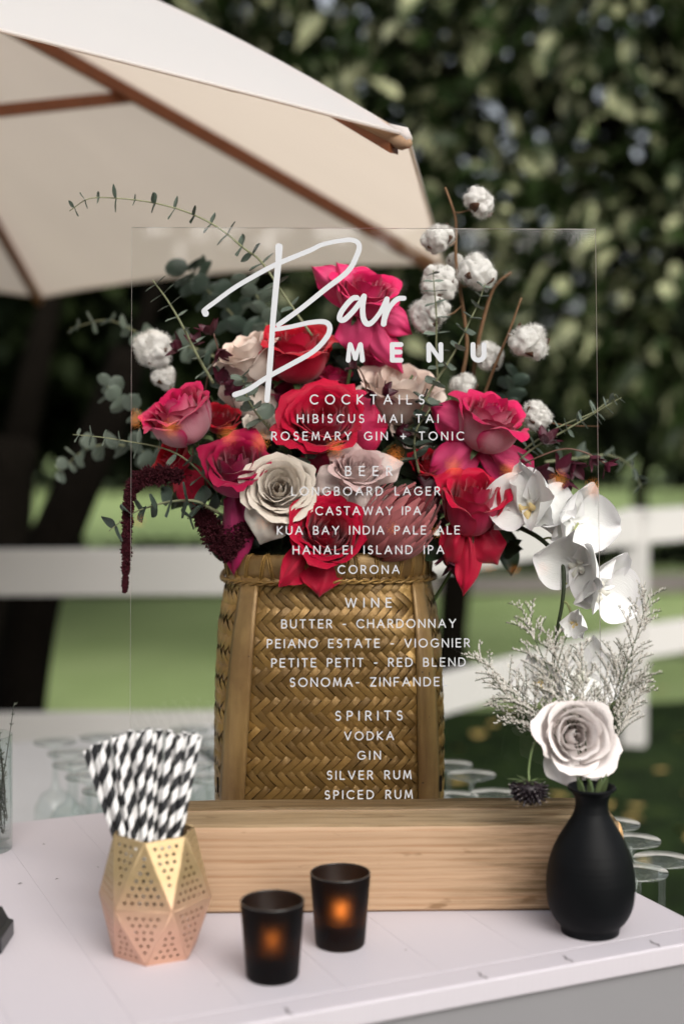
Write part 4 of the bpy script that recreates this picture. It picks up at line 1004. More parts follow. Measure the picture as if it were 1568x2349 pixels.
def petal_mesh(name, R_, H_, rt, rb, zt_, half, curl, ruf, point, mat, r, nu=12, nv=13, scurl=.6, wide=.66):
    ph = [r.uniform(0, 6.28) for _ in range(5)]; vs = []; uv = []
    P0, P1, P2, P3 = (R_ * .05, .0), (rb * 1.35, H_ * .06), (rb * 1.0 + (rt - rb) * .25, zt_ * .66), (rt, zt_)
    def prof(t):
        a = (1 - t) ** 3; b = 3 * t * (1 - t) ** 2; c_ = 3 * t * t * (1 - t); d = t ** 3
        return (a * P0[0] + b * P1[0] + c_ * P2[0] + d * P3[0], a * P0[1] + b * P1[1] + c_ * P2[1] + d * P3[1])
    tilt = r.uniform(-.10, .10); asy = r.uniform(-.06, .10)
    for j in range(nv):
        t = j / (nv - 1)
        for i in range(nu):
            s = 2 * i / (nu - 1) - 1
            t_ = t
            te = t * (1 + .05 * ruf * noise.noise(Vector((s * 7 + ph[0], 3.3, ph[2])))) * (1 - .20 * abs(s) ** 2.6 + point * (1 - abs(s)) ** 2 - point * .3)
            te = max(0, te); rr_, zz = prof(min(te, 1.15))
            wf = (.22 + .78 * min(1, (t / wide)) ** .8) * (1 - .10 * sstep(.8, 1, t))
            th = half * s * wf + tilt * t
            rr_ *= 1 + asy * s * t
            m_ = te + scurl * .3 * (abs(s) ** 2 - .4) * t
            k = max(0, (m_ - .80) / .24); k = min(k, 1.4)
            rr_ += curl * R_ * .26 * k ** 1.6; zz -= curl * H_ * .20 * k ** 2.1
            rr_ += ruf * R_ * (.05 * math.sin(2.6 * th * 2 + ph[0]) + .035 * math.sin(7 * s + ph[1]) + .02 * math.sin(13 * s + ph[3])) * t * t
            zz += ruf * H_ * (.05 * math.sin(4.1 * s + ph[2]) + .025 * math.sin(9.5 * s + ph[4])) * t ** 3
            x_ = Vector((rr_ * math.cos(th), rr_ * math.sin(th), zz)); nz_ = Vector((s * 1.6 + ph[0], t * 2.2 + ph[1], ph[2])); n2_ = Vector((s * 4.5 + ph[3], t * 1.8, ph[4]))
            dd_ = R_ * t * ruf * (.11 * noise.noise(nz_) + .05 * noise.noise(n2_)); x_ += Vector((math.cos(th), math.sin(th), .4)) * dd_
            vs.append(x_); uv.append(((s + 1) / 2, t))
    fs = [(j * nu + i, j * nu + i + 1, (j + 1) * nu + i + 1, (j + 1) * nu + i) for j in range(nv - 1) for i in range(nu - 1)]
    fs = [f[::-1] for f in fs]
    return mesh(name, vs, fs, mat, True, uv)
GR = 'roses in the basket bouquet'
def rose(label, u, v, Y, Rpx, axis, mat, n=24, opn=.5, Hf=1.15, spin=0, seed=1, curl=1.0, ruf=.6, point=.08, group=GR, stem=.14, cat='rose', inner=None, drop=.28, hang=None, tail=None, hmat=None):
    r = random.Random(seed); p = at(u, v, Y); R_ = Rpx / F * Y; H_ = R_ * Hf; axis = Vector(axis).normalized()
    c0 = p - axis * H_ * .62                     # base of the bloom; p is the visual middle
    M = Matrix.Translation(c0) @ frame(axis, (1, 0, .2)) @ Matrix.Rotation(spin, 4, 'Z')
    t = thing('rose', label, cat, c0, group, M=M)
    m = PM[mat]; m_in = PM[inner] if inner else m
    for i in range(n):
        q = i / (n - 1)
        rt = R_ * (.045 + .90 * q ** (1.45 - .75 * opn))
        rb = R_ * (.10 + (.66 - .12 * opn) * q ** .75)
        zt_ = H_ * (1.0 - .05 * math.cos(q * 9) - drop * opn * q ** 1.7 - (.10 * opn * (1 - q) ** 2)) * r.uniform(.97, 1.03)
        half = [2.3, 2.0, 1.8][i] if i < 3 else (1.55 - .62 * q) * r.uniform(.92, 1.08)
        cu = curl * (0 if i < 3 else (.10 + 1.05 * q ** 1.3)) * r.uniform(.7, 1.25)
        me_ = petal_mesh('petal', R_, H_, rt, rb, zt_, half, cu, ruf * (.4 + .9 * q), point * q, m_in if q < .5 else m, r, nu=14 if q > .4 else 11, nv=13 if q > .4 else 10)
        az = i * 2.39996 + r.uniform(-.2, .2)
        obj('petal', me_, t, M @ Matrix.Rotation(az, 4, 'Z') @ Matrix.Rotation(r.uniform(-.04, .04), 4, 'X'))
    # big reflexed outer petals where the photo shows them: hang = list of (azimuth in screen degrees, length px, width px)
    for (ang_, L_, W_, droop) in (hang or []):
        L_ = L_ / F * Y * .80; W_ = W_ / F * Y * 1.25
        dirv = (Vector((1, 0, 0)) * math.cos(R(ang_)) + UP * math.sin(R(ang_)))
        vs = []; uv = []; nu, nv = 17, 17; ph = r.uniform(0, 6)
        side = dirv.cross(FW).normalized(); st0 = c0 + axis * H_ * .22 + dirv * R_ * .25
        for j in range(nv):
            tt = j / (nv - 1)
            for i in range(nu):
                s = 2 * i / (nu - 1) - 1; tip = 1 - .16 * abs(s) ** 2.5
                wv = W_ * .5 * (math.sin(math.pi * (.16 + .60 * tt)) ** .6) * (1 - .80 * max(0, (tt - .72) / .28) ** 2.2)
                x = st0 + dirv * L_ * tt * tip + side * wv * s - FW * (R_ * (.34 * math.sin(tt * 2.6) + .10 * (1 - s * s)) - L_ * (droop + .15) * tt * tt)
                x += FW * R_ * (.22 * (abs(s) ** 3) * tt + .30 * max(0, tt - .8) * (1 + s * .5)) + side * R_ * .05 * math.sin(tt * 5 + ph) + FW * R_ * .05 * math.sin(s * 5 + ph + tt * 3)
                x += (FW * .16 + side * .06) * R_ * noise.noise(Vector((s * 2.2 + ph, tt * 2.4, ph))) + FW * R_ * .07 * noise.noise(Vector((s * 6 + ph, tt * 3, 2))) + FW * R_ * .42 * abs(s - .12 * math.sin(tt * 4 + ph)) * math.sin(math.pi * min(1, .15 + tt)) - FW * R_ * .16 * max(0, abs(s) - .7) / .3
                vs.append(x - c0); uv.append(((s + 1) / 2, tt))
        fs = [(j * nu + i, j * nu + i + 1, (j + 1) * nu + i + 1, (j + 1) * nu + i) for j in range(nv - 1) for i in range(nu - 1)]
        obj('petal', mesh('petal', vs, fs, PM[hmat] if hmat else m, True, uv), t, Matrix.Translation(c0))
    # calyx and stem
    q_ = MB(); q_.lathe([(0, -.006), (.004, -.005), (.0065, .001), (R_ * .16, H_ * .03), (R_ * .10, H_ * .06)], 12); obj('receptacle', q_.me('receptacle', STEMG), t, M)
    for k in range(5):
        vs = []; Ls_ = R_ * .62
        for j in range(6):
            tt = j / 5; rr_ = R_ * .12 + Ls_ * .75 * math.sin(tt * 1.5); z = H_ * .05 - Ls_ * .35 * tt * tt; wv = Ls_ * .13 * math.sin(math.pi * (.18 + .82 * tt))
            vs += [Vector((rr_, -wv, z + .001)), Vector((rr_, wv, z + .001))]
        obj('sepal', mesh('sepal', vs, [(2 * j, 2 * j + 1, 2 * j + 3, 2 * j + 2) for j in range(5)], SEPAL), t, M @ Matrix.Rotation(k * 1.2566 + .3, 4, 'Z'))
    if stem:
        e = c0 - axis * stem * .6 + Vector((0, 0, -stem * .6)); e = e.lerp(Vector((bc.x, bc.y, e.z)), .35) if tail is None else Vector(tail)
        q_ = MB(); q_.tube([v_ - c0 for v_ in catmull([c0, c0 - axis * .025, c0.lerp(e, .6) - axis * .02, e], 4)], .0026, 8); obj('stem', q_.me('stem', STEMG), t, Matrix.Translation(c0))
    return t
CF = (0, -.80, .60)
rose('white cream rose facing front, just left of the bouquet middle', 640, 1118, 1.925, 88, (.02, -.96, .25), 'white', 24, .95, .95, .3, 11, .75, .5, .05, hang=[(-112, 140, 85, .2)])
rose('deep magenta rose with rolled petals left of the cream rose', 543, 1068, 1.945, 84, (.02, -.72, .70), 'mag', 22, .50, 1.5, .9, 12, 1.3, .5, .12, hang=[(-92, 255, 62, .05), (-70, 130, 70, .15)])
rose('pink rose with pale blush petal backs at far left', 410, 948, 1.965, 92, (-.42, -.42, .80), 'pale', 26, .55, 1.35, .4, 13, 1.1, .8, .05)
rose('red rose half hidden under the far left pink rose', 395, 1045, 2.02, 66, (-.5, -.35, .3), 'red', 16, .7, 1.0, 1.1, 14, 1.0, .5, .1, hang=[(-70, 120, 70, .1)])
rose('crimson red rose in the bouquet middle behind the cocktail lines', 738, 958, 1.965, 112, (-.05, -.74, .66), 'redpink', 26, .95, .9, .2, 15, .95, .7, .06, hang=[(5, 155, 125, .2), (-75, 110, 110, .1)])
rose('red rose seen from the side behind the large letter B', 680, 800, 2.03, 92, (.05, -.38, .92), 'red', 22, .5, 1.4, .7, 16, 1.2, .4, .12, hang=[(160, 120, 70, .1)])
rose('hot pink rose at the very top of the bouquet with swept petals', 838, 668, 2.02, 80, (.18, -.55, .80), 'hot', 24, .62, 1.2, .1, 17, 1.0, .5, .12, hang=[(143, 160, 55, .0), (122, 120, 50, .0), (-60, 200, 56, .05), (-28, 140, 56, .1), (-100, 120, 80, .2)])
rose('bright red pink rose drooping over the basket rim', 752, 1220, 1.915, 92, (.10, -.86, .42), 'redpink', 28, .72, 1.1, .5, 18, .9, .6, .08, hmat='red', hang=[(-136, 165, 60, -.45), (-96, 140, 80, -.45)])
rose('dusty pink rose with pointed petals above the pink protea', 822, 1075, 1.93, 72, (.10, -.62, .80), 'mauve', 26, .85, 1.1, .9, 19, .8, .9, .16, hang=[(-165, 110, 80, .2), (-75, 110, 90, .1), (22, 120, 60, .2)])
rose('large pink rose with silvery petal backs at upper right', 1122, 962, 1.975, 88, (.28, -.45, .85), 'pale', 24, .42, 1.45, .15, 20, 1.1, .5, .14, hmat='hot', hang=[(150, 150, 70, .0), (-142, 165, 80, .15), (-45, 185, 76, .1)])
rose('upright scarlet rose with folded petals beside the white orchids', 1088, 1150, 1.935, 84, (.10, -.60, .80), 'redpink', 20, .35, 1.75, .6, 21, 1.2, .5, .12, hmat='red', hang=[(-94, 195, 48, .0), (-60, 125, 80, .15), (-120, 120, 70, .15)])
rose('pale peach rose behind the letter B stem', 572, 815, 2.05, 90, (-.35, -.30, .85), 'blush', 20, .7, 1.3, .2, 22, .9, .7, .08, hang=[(-110, 110, 110, .1)])
rose('large pale peach rose behind the word MENU', 915, 895, 2.04, 104, (.10, -.40, .90), 'blush', 22, .8, 1.2, .7, 23, .8, .6, .08, hang=[(0, 130, 110, .1), (180, 130, 90, .1)])
rose('pale peach rose tucked below the larger peach rose', 948, 985, 2.04, 64, (.25, -.6, .5), 'blush', 18, .7, 1.1, .7, 24, .8, .6, .08)
rose('small magenta rose glimpsed between stems under letter B', 650, 885, 2.08, 56, (-.2, -.5, .7), 'mag', 16, .6, 1.2, .7, 25, .9, .5, .1)
rose('pink rose peeking above the crimson middle rose', 762, 866, 2.10, 48, (.1, -.4, .9), 'hot', 16, .6, 1.2, .4, 26, .9, .5, .1)
rose('cream rose glimpsed low between magenta and crimson roses', 600, 975, 2.04, 44, (0, -.7, .6), 'white', 16, .7, 1.1, .4, 27, .8, .5, .1)
rose('small scarlet rose tucked between the far left pink rose and the magenta rose', 505, 958, 2.03, 50, (.1, -.6, .7), 'red', 16, .6, 1.2, .4, 28, .9, .6, .1)
rose('small hot pink rose behind the crimson middle rose, above the peach one', 862, 815, 2.10, 46, (.2, -.4, .9), 'hot', 16, .6, 1.2, .4, 29, .9, .6, .1)
rose('small scarlet rose between the dusty pink rose and the upper right pink rose', 985, 1062, 2.00, 48, (.1, -.7, .6), 'red', 16, .6, 1.2, .4, 30, .9, .6, .1)
# the vase rose
vrose = rose('creamy white rose standing in the black bottle vase', 1320, 1688, 1.665, 102, (.10, -.93, .26), 'vwhite', 16, .72, .90, .75, 31, .75, .45, .10, group=None, stem=.0, hang=[(-88, 125, 110, .0)])
vr = at(1320, 1700, 1.69)
st_ = vrose; q = MB(); q.tube([p_ - VASE_TOP for p_ in catmull([vr + Vector((0, .012, -.01)), vr + Vector((.008, .016, -.03)), VASE_TOP + Vector((.0, 0, 0)), VASE_TOP + Vector((0, 0, -.04))], 5)], .0024, 8)
obj('stem', q.me('stem', STEMG), st_, Matrix.Translation(VASE_TOP))
for k, (a, L_) in enumerate(((200, .05), (250, .045), (330, .05), (20, .05), (290, .055))):
    vs = []; L_ *= .6; b0 = VASE_TOP + Vector((.010 * math.cos(R(a)), .010 * math.sin(R(a)), -.012)); d = Vector((math.cos(R(a)) * .35, math.sin(R(a)) * .35, 1)).normalized(); s_ = d.cross(Vector((0, 1, .2))).normalized()
    for j in range(7):
        tt = j / 6; w_ = .0032 * math.sin(math.pi * (.1 + .88 * tt)); vs += [b0 + d * L_ * tt - s_ * w_ - VASE_TOP, b0 + d * L_ * tt + Vector((0, -.001, 0)) - VASE_TOP, b0 + d * L_ * tt + s_ * w_ - VASE_TOP]
    obj('leaf', mesh('leaf', vs, [(3 * j + i, 3 * j + i + 1, 3 * j + i + 4, 3 * j + i + 3) for j in range(6) for i in range(2)], SEPAL), st_, Matrix.Translation(VASE_TOP))

# ------------------------------------------------------------------ protea
PROT = petalmat('protea_bract', (.52, .16, .17), (.46, .15, .15), (.70, .44, .42), tint=.5, vein=.7, trans=.15, basec=(.40, .06, .06))
PROTD = petalmat('protea_dark_bract', (.16, .012, .02), (.14, .012, .02), (.45, .20, .20), tint=.4, vein=.5, trans=.1)
def bract(L_, W_, bend, r, mat, name='bract'):
    nu, nv = 6, 10; vs = []; uv = []
    for j in range(nv):
        t = j / (nv - 1)
        for i in range(nu):
            s = 2 * i / (nu - 1) - 1; w_ = W_ * .5 * (math.sin(math.pi * (.16 + .80 * t)) ** .7)
            vs.append(Vector((s * w_, -bend * L_ * math.sin(t * math.pi * .9) - .25 * W_ * (s * s) * -1 * .6, t * L_))); uv.append(((s + 1) / 2, t))
    return mesh(name, vs, [(j * nu + i, j * nu + i + 1, (j + 1) * nu + i + 1, (j + 1) * nu + i) for j in range(nv - 1) for i in range(nu - 1)], mat, True, uv)
pb = at(848, 1268, 1.945); pax = (at(978, 1130, 1.925) - pb).normalized()
PMt = Matrix.Translation(pb) @ frame(pax, FW)
pr = thing('protea', 'pink protea with overlapping pointed bracts low in the bouquet middle', 'protea', pb, M=PMt); r = random.Random(8)
for k in range(96):
    q = k / 95; az = k * 2.39996; zb = .004 + .040 * q ; rad = .012 + .030 * math.sin(math.pi * min(1, .15 + q * .75)) * (1 - .3 * q)
    L_ = .052 + .026 * q; tiltb = .62 - .62 * q
    Mb = PMt @ Matrix.Rotation(az, 4, 'Z') @ Matrix.Translation((0, -rad * .85, zb)) @ Matrix.Rotation(tiltb * .9 - .12, 4, 'X')
    obj('bract', bract(L_ * r.uniform(.9, 1.1), .015 * r.uniform(.85, 1.15), .14, r, PROTD if (q > .86 or r.random() < .06) else PROT), pr, Mb)
q = MB(); q.lathe([(0, 0), (.016, .004), (.036, .025), (.040, .05), (.028, .08), (0, .095)], 20); obj('core', q.me('core', simple('protea_core', (.22, .03, .04), .8, .2, var=.4, vscale=80)), pr, PMt)

# ------------------------------------------------------------------ white orchids
ORC = petalmat('orchid_white', (.90, .89, .89), (.88, .88, .87), (.88, .86, .88), tint=.04, vein=.10, trans=.14, rough=.45, basec=(.80, .78, .70))
LIP = simple('orchid_lip', (.80, .62, .30), .5, .3, var=.25, vscale=200)
ORST = simple('orchid_stem', (.030, .045, .018), .5, .4, var=.3, vscale=60)
def opetal(L_, W_, cup, r, name='petal', round_=.75):
    nu, nv = 13, 12; vs = []; uv = []; ph = r.uniform(0, 6)
    for j in range(nv):
        t = j / (nv - 1); w_ = W_ * .5 * max(.10, math.sin(math.pi * min(1, (t ** round_) * .93 + .02))) ** .62
        if t > .85: w_ *= 1 - .12 * sstep(.85, 1, t)
        for i in range(nu):
            s = 2 * i / (nu - 1) - 1; te = t - .10 * t * s * s
            z = cup * L_ * (1.25 * t * t - .5 * t) + W_ * .30 * s * s * (cup * 2.0) + L_ * .045 * math.sin(s * 4 + ph) * t + L_ * .025 * math.sin(t * 8 + ph) - L_ * .03 * math.exp(-(s * 6) ** 2) + L_ * .10 * max(0, t - .7) * s
            vs.append(Vector((s * w_, te * L_, z))); uv.append(((s + 1) / 2, t))
    return mesh(name, vs, [(j * nu + i, (j + 1) * nu + i, (j + 1) * nu + i + 1, j * nu + i + 1) for j in range(nv - 1) for i in range(nu - 1)][:], ORC, True, uv)
def oflower(root, u, v, Y, s, face, rollv, closed=0.0, seed=1, lip=True):
    r = random.Random(seed); p = at(u, v, Y); M = Matrix.Translation(p) @ frame(face, rollv)
    fl = bpy.data.objects.new('flower', None); fl.empty_display_size = .01; link(fl, root, M)
    # local: x = up of flower, z = facing
    for ang_, L_, W_, nm, tl in ((90, 1.16, 1.5, 'petal', .22), (-90, 1.16, 1.5, 'petal', .05), (0, 1.12, .84, 'sepal', -.05), (130, 1.08, .74, 'sepal', -.08), (-130, 1.08, .74, 'sepal', -.08)):
        Mp = M @ Matrix.Rotation(R(ang_ - 90 + r.uniform(-5, 5)), 4, 'Z') @ Matrix.Translation((0, 0, .002 if nm == 'petal' else -.001)) @ Matrix.Rotation(closed + tl + r.uniform(-.08, .08), 4, 'X')
        obj(nm, opetal(L_ * s, W_ * s, .22 + closed * .3, r, nm), fl, Mp)
    if lip:
        q = MB(); q.lathe([(0, -.002), (.10 * s, .0), (.13 * s, .05 * s), (.09 * s, .12 * s), (.0, .16 * s)], 12, Matrix.Translation((.05 * s, 0, 0)) @ Matrix.Scale(.8, 4, (0, 1, 0)))
        obj('column', q.me('column', ORC), fl, M)
        q = MB()
        for sg in (-1, 1): q.tube([(-.05 * s, sg * .02 * s, .02 * s), (-.12 * s, sg * .16 * s, .18 * s), (-.02 * s, sg * .15 * s, .30 * s)], [.05 * s, .09 * s, .03 * s], 8)
        q.tube([(-.08 * s, 0, .02 * s), (-.28 * s, 0, .20 * s), (-.48 * s, 0, .16 * s)], [.05 * s, .10 * s, .02 * s], 8); obj('lip', q.me('lip', LIP if seed % 2 else ORC), fl, M)
spine = [at(1000, 1120, 2.06), at(1100, 1170, 2.02), at(1180, 1205, 1.985), at(1238, 1236, 1.955), at(1284, 1285, 1.93), at(1292, 1330, 1.92), at(1288, 1385, 1.915), at(1276, 1450, 1.915), at(1268, 1520, 1.92), at(1270, 1590, 1.93)]
orc = thing('orchid_spray', 'arching spray of large white moth orchids hanging at the right of the basket', 'orchid', spine[0]); M0 = Matrix.Translation(spine[0])
q = MB(); q.tube([p_ - spine[0] for p_ in catmull(spine, 5)], [.0042 - .0024 * k / 45 for k in range(46)], 8); obj('stem', q.me('stem', ORST), orc, M0)
def pedi(u0, v0, u1, v1, Y0, Y1):
    q = MB(); a, b = at(u0, v0, Y0), at(u1, v1, Y1); q.tube([p_ - spine[0] for p_ in catmull([a, a.lerp(b, .5) + Vector((0, 0, .006)), b], 5)], .0017, 6); obj('flower_stalk', q.me('flower_stalk', simple('stalk_mat', (.30, .33, .14), .5, .4)), orc, M0)
oflower(orc, 1218, 1160, 1.925, .055, (-.62, -.62, .25), (-.25, 0, 1), .22, 1)
oflower(orc, 1225, 1150, 1.955, .050, (.25, -.8, .35), (.5, .1, 1), .05, 2, False)
oflower(orc, 1310, 1195, 1.965, .056, (.35, -.75, .0), (.2, 0, 1), .25, 3, False)
oflower(orc, 1330, 1290, 1.92, .055, (-.55, -.70, -.15), (.30, -.1, 1), .35, 4)
oflower(orc, 1372, 1345, 1.925, .054, (.45, -.75, -.1), (.55, .0, 1), .22, 6)
oflower(orc, 1318, 1425, 1.90, .026, (-.3, -.9, -.1), (.3, 0, 1), .5, 5)
oflower(orc, 1330, 1545, 1.925, .052, (.2, -.9, -.1), (.3, 0, 1), .15, 8)
oflower(orc, 1240, 1560, 1.935, .040, (-.4, -.8, .1), (-.4, 0, 1), .3, 7)
for a in ((1240, 1238, 1282, 1250, 1.955, 1.94), (1286, 1280, 1320, 1290, 1.93, 1.925), (1290, 1380, 1310, 1410, 1.916, 1.905), (1284, 1290, 1325, 1200, 1.93, 1.96), (1180, 1205, 1200, 1180, 1.985, 1.935), (1292, 1340, 1360, 1350, 1.92, 1.93)): pedi(*a)

# ------------------------------------------------------------------ eucalyptus
EUC = leafmat('eucalyptus_leaf', (.085, .115, .085), (.15, .185, .15), .55, .18, .35, bloom=(.42, .47, .44), rand=.28, scale=25)
EUCD = leafmat('eucalyptus_dark_leaf', (.035, .062, .045), (.07, .10, .075), .5, .15, .4, bloom=(.30, .35, .33), rand=.3, scale=30)
EUST = simple('eucalyptus_stem', (.20, .21, .12), .6, .3, var=.3, vscale=60)
BURG = leafmat('burgundy_petal', (.055, .006, .016), (.10, .016, .035), .45, .2, .4, rand=.3, scale=60)
BROWNST = simple('brown_twig', (.17, .095, .05), .75, .25, var=.4, vscale=50, bump=.5, bscale=150)
def leaf_me(L_, W_, mat, shape='oval', cup=.12, name='leaf'):
    nu, nv = 7, 9; vs = []
    for j in range(nv):
        t = j / (nv - 1)
        if shape == 'round': w_ = W_ * .5 * math.sqrt(max(0, 1 - (2 * t * .99 - .99) ** 2)) ** .9
        elif shape == 'heart': w_ = W_ * .5 * math.sin(math.pi * min(1, t ** .62)) ** .75 * (1.05 - .25 * t)
        else: w_ = W_ * .5 * math.sin(math.pi * (t ** .85)) ** .85
        for i in range(nu):
            s = 2 * i / (nu - 1) - 1; vs.append(Vector((s * w_, t * L_, cup * W_ * (s * s) - cup * .5 * L_ * (t ** 2) + .010 * L_ * math.sin(7 * t + 3 * s))))
    return mesh(name, vs, [(j * nu + i, j * nu + i + 1, (j + 1) * nu + i + 1, (j + 1) * nu + i) for j in range(nv - 1) for i in range(nu - 1)], mat)
LM = {}
def getleaf(kind, mat):
    k = (kind, mat.name)
    if k not in LM:
        LM[k] = leaf_me(1, {'oval': .42, 'narrow': .26, 'round': 1.0, 'heart': .78}[kind], mat, {'narrow': 'oval'}.get(kind, kind))
    return LM[k]
def sprig(label, P, kind, n, L0, L1, seed, mat=None, stemr=.0013, open_=.9, name='eucalyptus_stem', cat='eucalyptus', group='eucalyptus sprigs', plane=None, pairs=True, stmat=None, tipleaf=True):
    """P: list of (u, v, Y) from the root to the tip"""
    mat = mat or EUC; r = random.Random(seed); pts = [at(*p) for p in P]; cm = catmull(pts, 8); o0 = pts[0]
    t = thing(name, label, cat, o0, group); M0 = Matrix.Translation(o0)
    q = MB(); k = len(cm); q.tube([p - o0 for p in cm], [stemr * (1.25 - .85 * i / (k - 1)) for i in range(k)], 7); obj('stem', q.me('stem', stmat or EUST), t, M0)
    me_ = getleaf(kind, mat)
    for i in range(n):
        f = .06 + .94 * (i + .5) / n; x = f * (k - 1); a = int(x); p = cm[a].lerp(cm[min(a + 1, k - 1)], x - a); d = (cm[min(a + 1, k - 1)] - cm[max(a - 1, 0)]).normalized()
        L_ = (L0 + (L1 - L0) * f) * r.uniform(.85, 1.15)
        if plane is not None: base = Vector(plane).cross(d).normalized(); base = Quaternion(d, r.uniform(-.5, .5)) @ base
        else: base = Quaternion(d, i * 1.5708 + r.uniform(-.4, .4)) @ d.orthogonal().normalized()
        for sg in ((1, -1) if pairs else ((1,) if i % 2 else (-1,))):
            y = (base * sg + d * r.uniform(.25, .6) * (1.6 - open_)).normalized()
            zf = d * .8 + Vector((r.uniform(-.4, .4), r.uniform(-.6, .1), r.uniform(-.2, .5))); zf = (zf - y * zf.dot(y)).normalized()
            xx = y.cross(zf); Mr = Matrix((xx * L_, y * L_, zf * L_)).transposed().to_4x4(); Mr.translation = p
            obj('leaf', me_, t, Mr)
    return t
ef = 2.0
sprig('long slender eucalyptus sprig arching up left past the top of the clear sheet', [(715, 770, 2.02), (660, 690, 2.01), (600, 602, 2.0), (560, 570, 1.99), (500, 522, 1.98), (430, 487, 1.975), (350, 465, 1.97), (270, 455, 1.965), (205, 456, 1.96), (160, 484, 1.96)], 'oval', 15, .034, .021, 1, EUCD, .0016, 1.2)
sprig('short upright eucalyptus sprig left of the letter B', [(490, 880, 2.02), (455, 820, 2.01), (420, 750, 2.0), (385, 690, 1.995), (350, 642, 1.99)], 'narrow', 8, .030, .022, 2, EUC, .0020, 1.3)
sprig('edge-on eucalyptus sprig rising through the cotton at right', [(1003, 880, 2.03), (1000, 800, 2.02), (1000, 720, 2.01), (995, 660, 2.0), (993, 620, 2.0)], 'oval', 8, .024, .016, 3, EUC, .0014, 1.4)
sprig('grey-green eucalyptus sprig curving up beside the letter U', [(955, 960, 1.99), (990, 890, 1.98), (1040, 810, 1.975), (1075, 740, 1.97), (1098, 690, 1.97), (1112, 650, 1.97)], 'heart', 9, .028, .017, 4, EUC, .0017, 1.0)
sprig('thin eucalyptus sprig poking out left below the far left rose', [(500, 1130, 1.97), (440, 1065, 1.965), (380, 1030, 1.96), (290, 1012, 1.955), (225, 1002, 1.95), (168, 997, 1.95)], 'oval', 9, .030, .018, 5, EUC, .0013, 1.1)
sprig('broad leaved eucalyptus sprig hanging low left over the amaranth', [(500, 1175, 1.95), (450, 1150, 1.945), (395, 1150, 1.94), (345, 1162, 1.935), (300, 1180, 1.93), (250, 1218, 1.925)], 'heart', 7, .038, .022, 6, EUCD, .0018, .9)
sprig('thin eucalyptus sprig reaching right past the sheet edge', [(1170, 1075, 1.99), (1220, 1030, 1.985), (1290, 990, 1.98), (1350, 955, 1.975), (1400, 925, 1.97), (1424, 912, 1.97)], 'oval', 9, .026, .016, 7, EUC, .0014, 1.1)
sprig('short eucalyptus sprig pointing right above the burgundy blooms', [(1180, 1050, 2.0), (1230, 1010, 2.0), (1290, 975, 2.0), (1360, 945, 2.01), (1410, 905, 2.02)], 'oval', 6, .026, .018, 8, EUC, .0013, 1.1)
sprig('round leaved eucalyptus cluster beside the foot of the letter B', [(620, 985, 1.99), (590, 950, 1.975), (568, 915, 1.965), (560, 880, 1.96), (552, 862, 1.96)], 'round', 5, .028, .020, 9, EUC, .0016, .9)
sprig('eucalyptus leaves between crimson and peach roses', [(960, 1085, 1.98), (950, 1030, 1.97), (955, 985, 1.965), (985, 935, 1.965), (965, 905, 1.965)], 'heart', 6, .034, .022, 10, EUCD, .0016, 1.0)
sprig('two pale eucalyptus leaves above the cream rose', [(705, 1070, 1.96), (702, 1045, 1.945), (700, 1030, 1.94)], 'heart', 2, .030, .026, 11, EUC, .0012, 1.2)
sprig('blurred silver dollar eucalyptus behind the left side', [(520, 830, 2.25), (420, 790, 2.32), (340, 775, 2.38), (250, 735, 2.42), (160, 755, 2.45)], 'round', 9, .034, .022, 12, EUC, .002, .9)
sprig('blurred silver dollar eucalyptus left of the far left rose', [(420, 1010, 2.15), (340, 960, 2.2), (280, 920, 2.24), (240, 880, 2.28)], 'round', 8, .034, .024, 13, EUC, .002, .9)
sprig('blurred eucalyptus spreading low at far left', [(450, 1090, 2.15), (360, 1050, 2.22), (270, 1020, 2.28), (190, 1035, 2.32), (135, 1090, 2.35)], 'round', 12, .034, .022, 14, EUC, .002, .9)
sprig('dark eucalyptus tips behind the letter B against the umbrella', [(600, 820, 2.25), (540, 730, 2.32), (470, 660, 2.38), (425, 610, 2.42)], 'round', 9, .040, .034, 15, EUCD, .002, .9)
sprig('blurred eucalyptus behind the letter B', [(620, 800, 2.2), (600, 700, 2.26), (560, 640, 2.3)], 'round', 7, .034, .026, 16, EUC, .002, .9)
sprig('blurred eucalyptus tip at right beyond the sheet edge', [(1250, 1060, 2.2), (1330, 1050, 2.26), (1400, 1045, 2.3), (1450, 1075, 2.33), (1470, 1120, 2.34)], 'oval', 9, .030, .022, 17, EUC, .0016, .9)
sprig('blurred eucalyptus leaves below the cotton boll at right', [(1150, 960, 2.2), (1170, 900, 2.24), (1180, 860, 2.26)], 'round', 5, .034, .026, 18, EUCD, .0016, .9)
sprig('blurred eucalyptus leaf pair behind the orchids', [(1280, 1240, 2.15), (1330, 1200, 2.18), (1370, 1160, 2.2)], 'oval', 4, .034, .026, 19, EUC, .0014, .9)
sprig('dark eucalyptus behind the two left roses', [(520, 1010, 2.08), (530, 950, 2.1), (520, 880, 2.12), (470, 830, 2.14)], 'round', 8, .032, .026, 20, EUCD, .002, .9)
sprig('dark leafy sprig below the magenta rose', [(600, 1230, 2.0), (540, 1200, 1.99), (480, 1170, 1.985), (430, 1190, 1.98)], 'heart', 8, .032, .024, 21, EUCD, .002, .9)
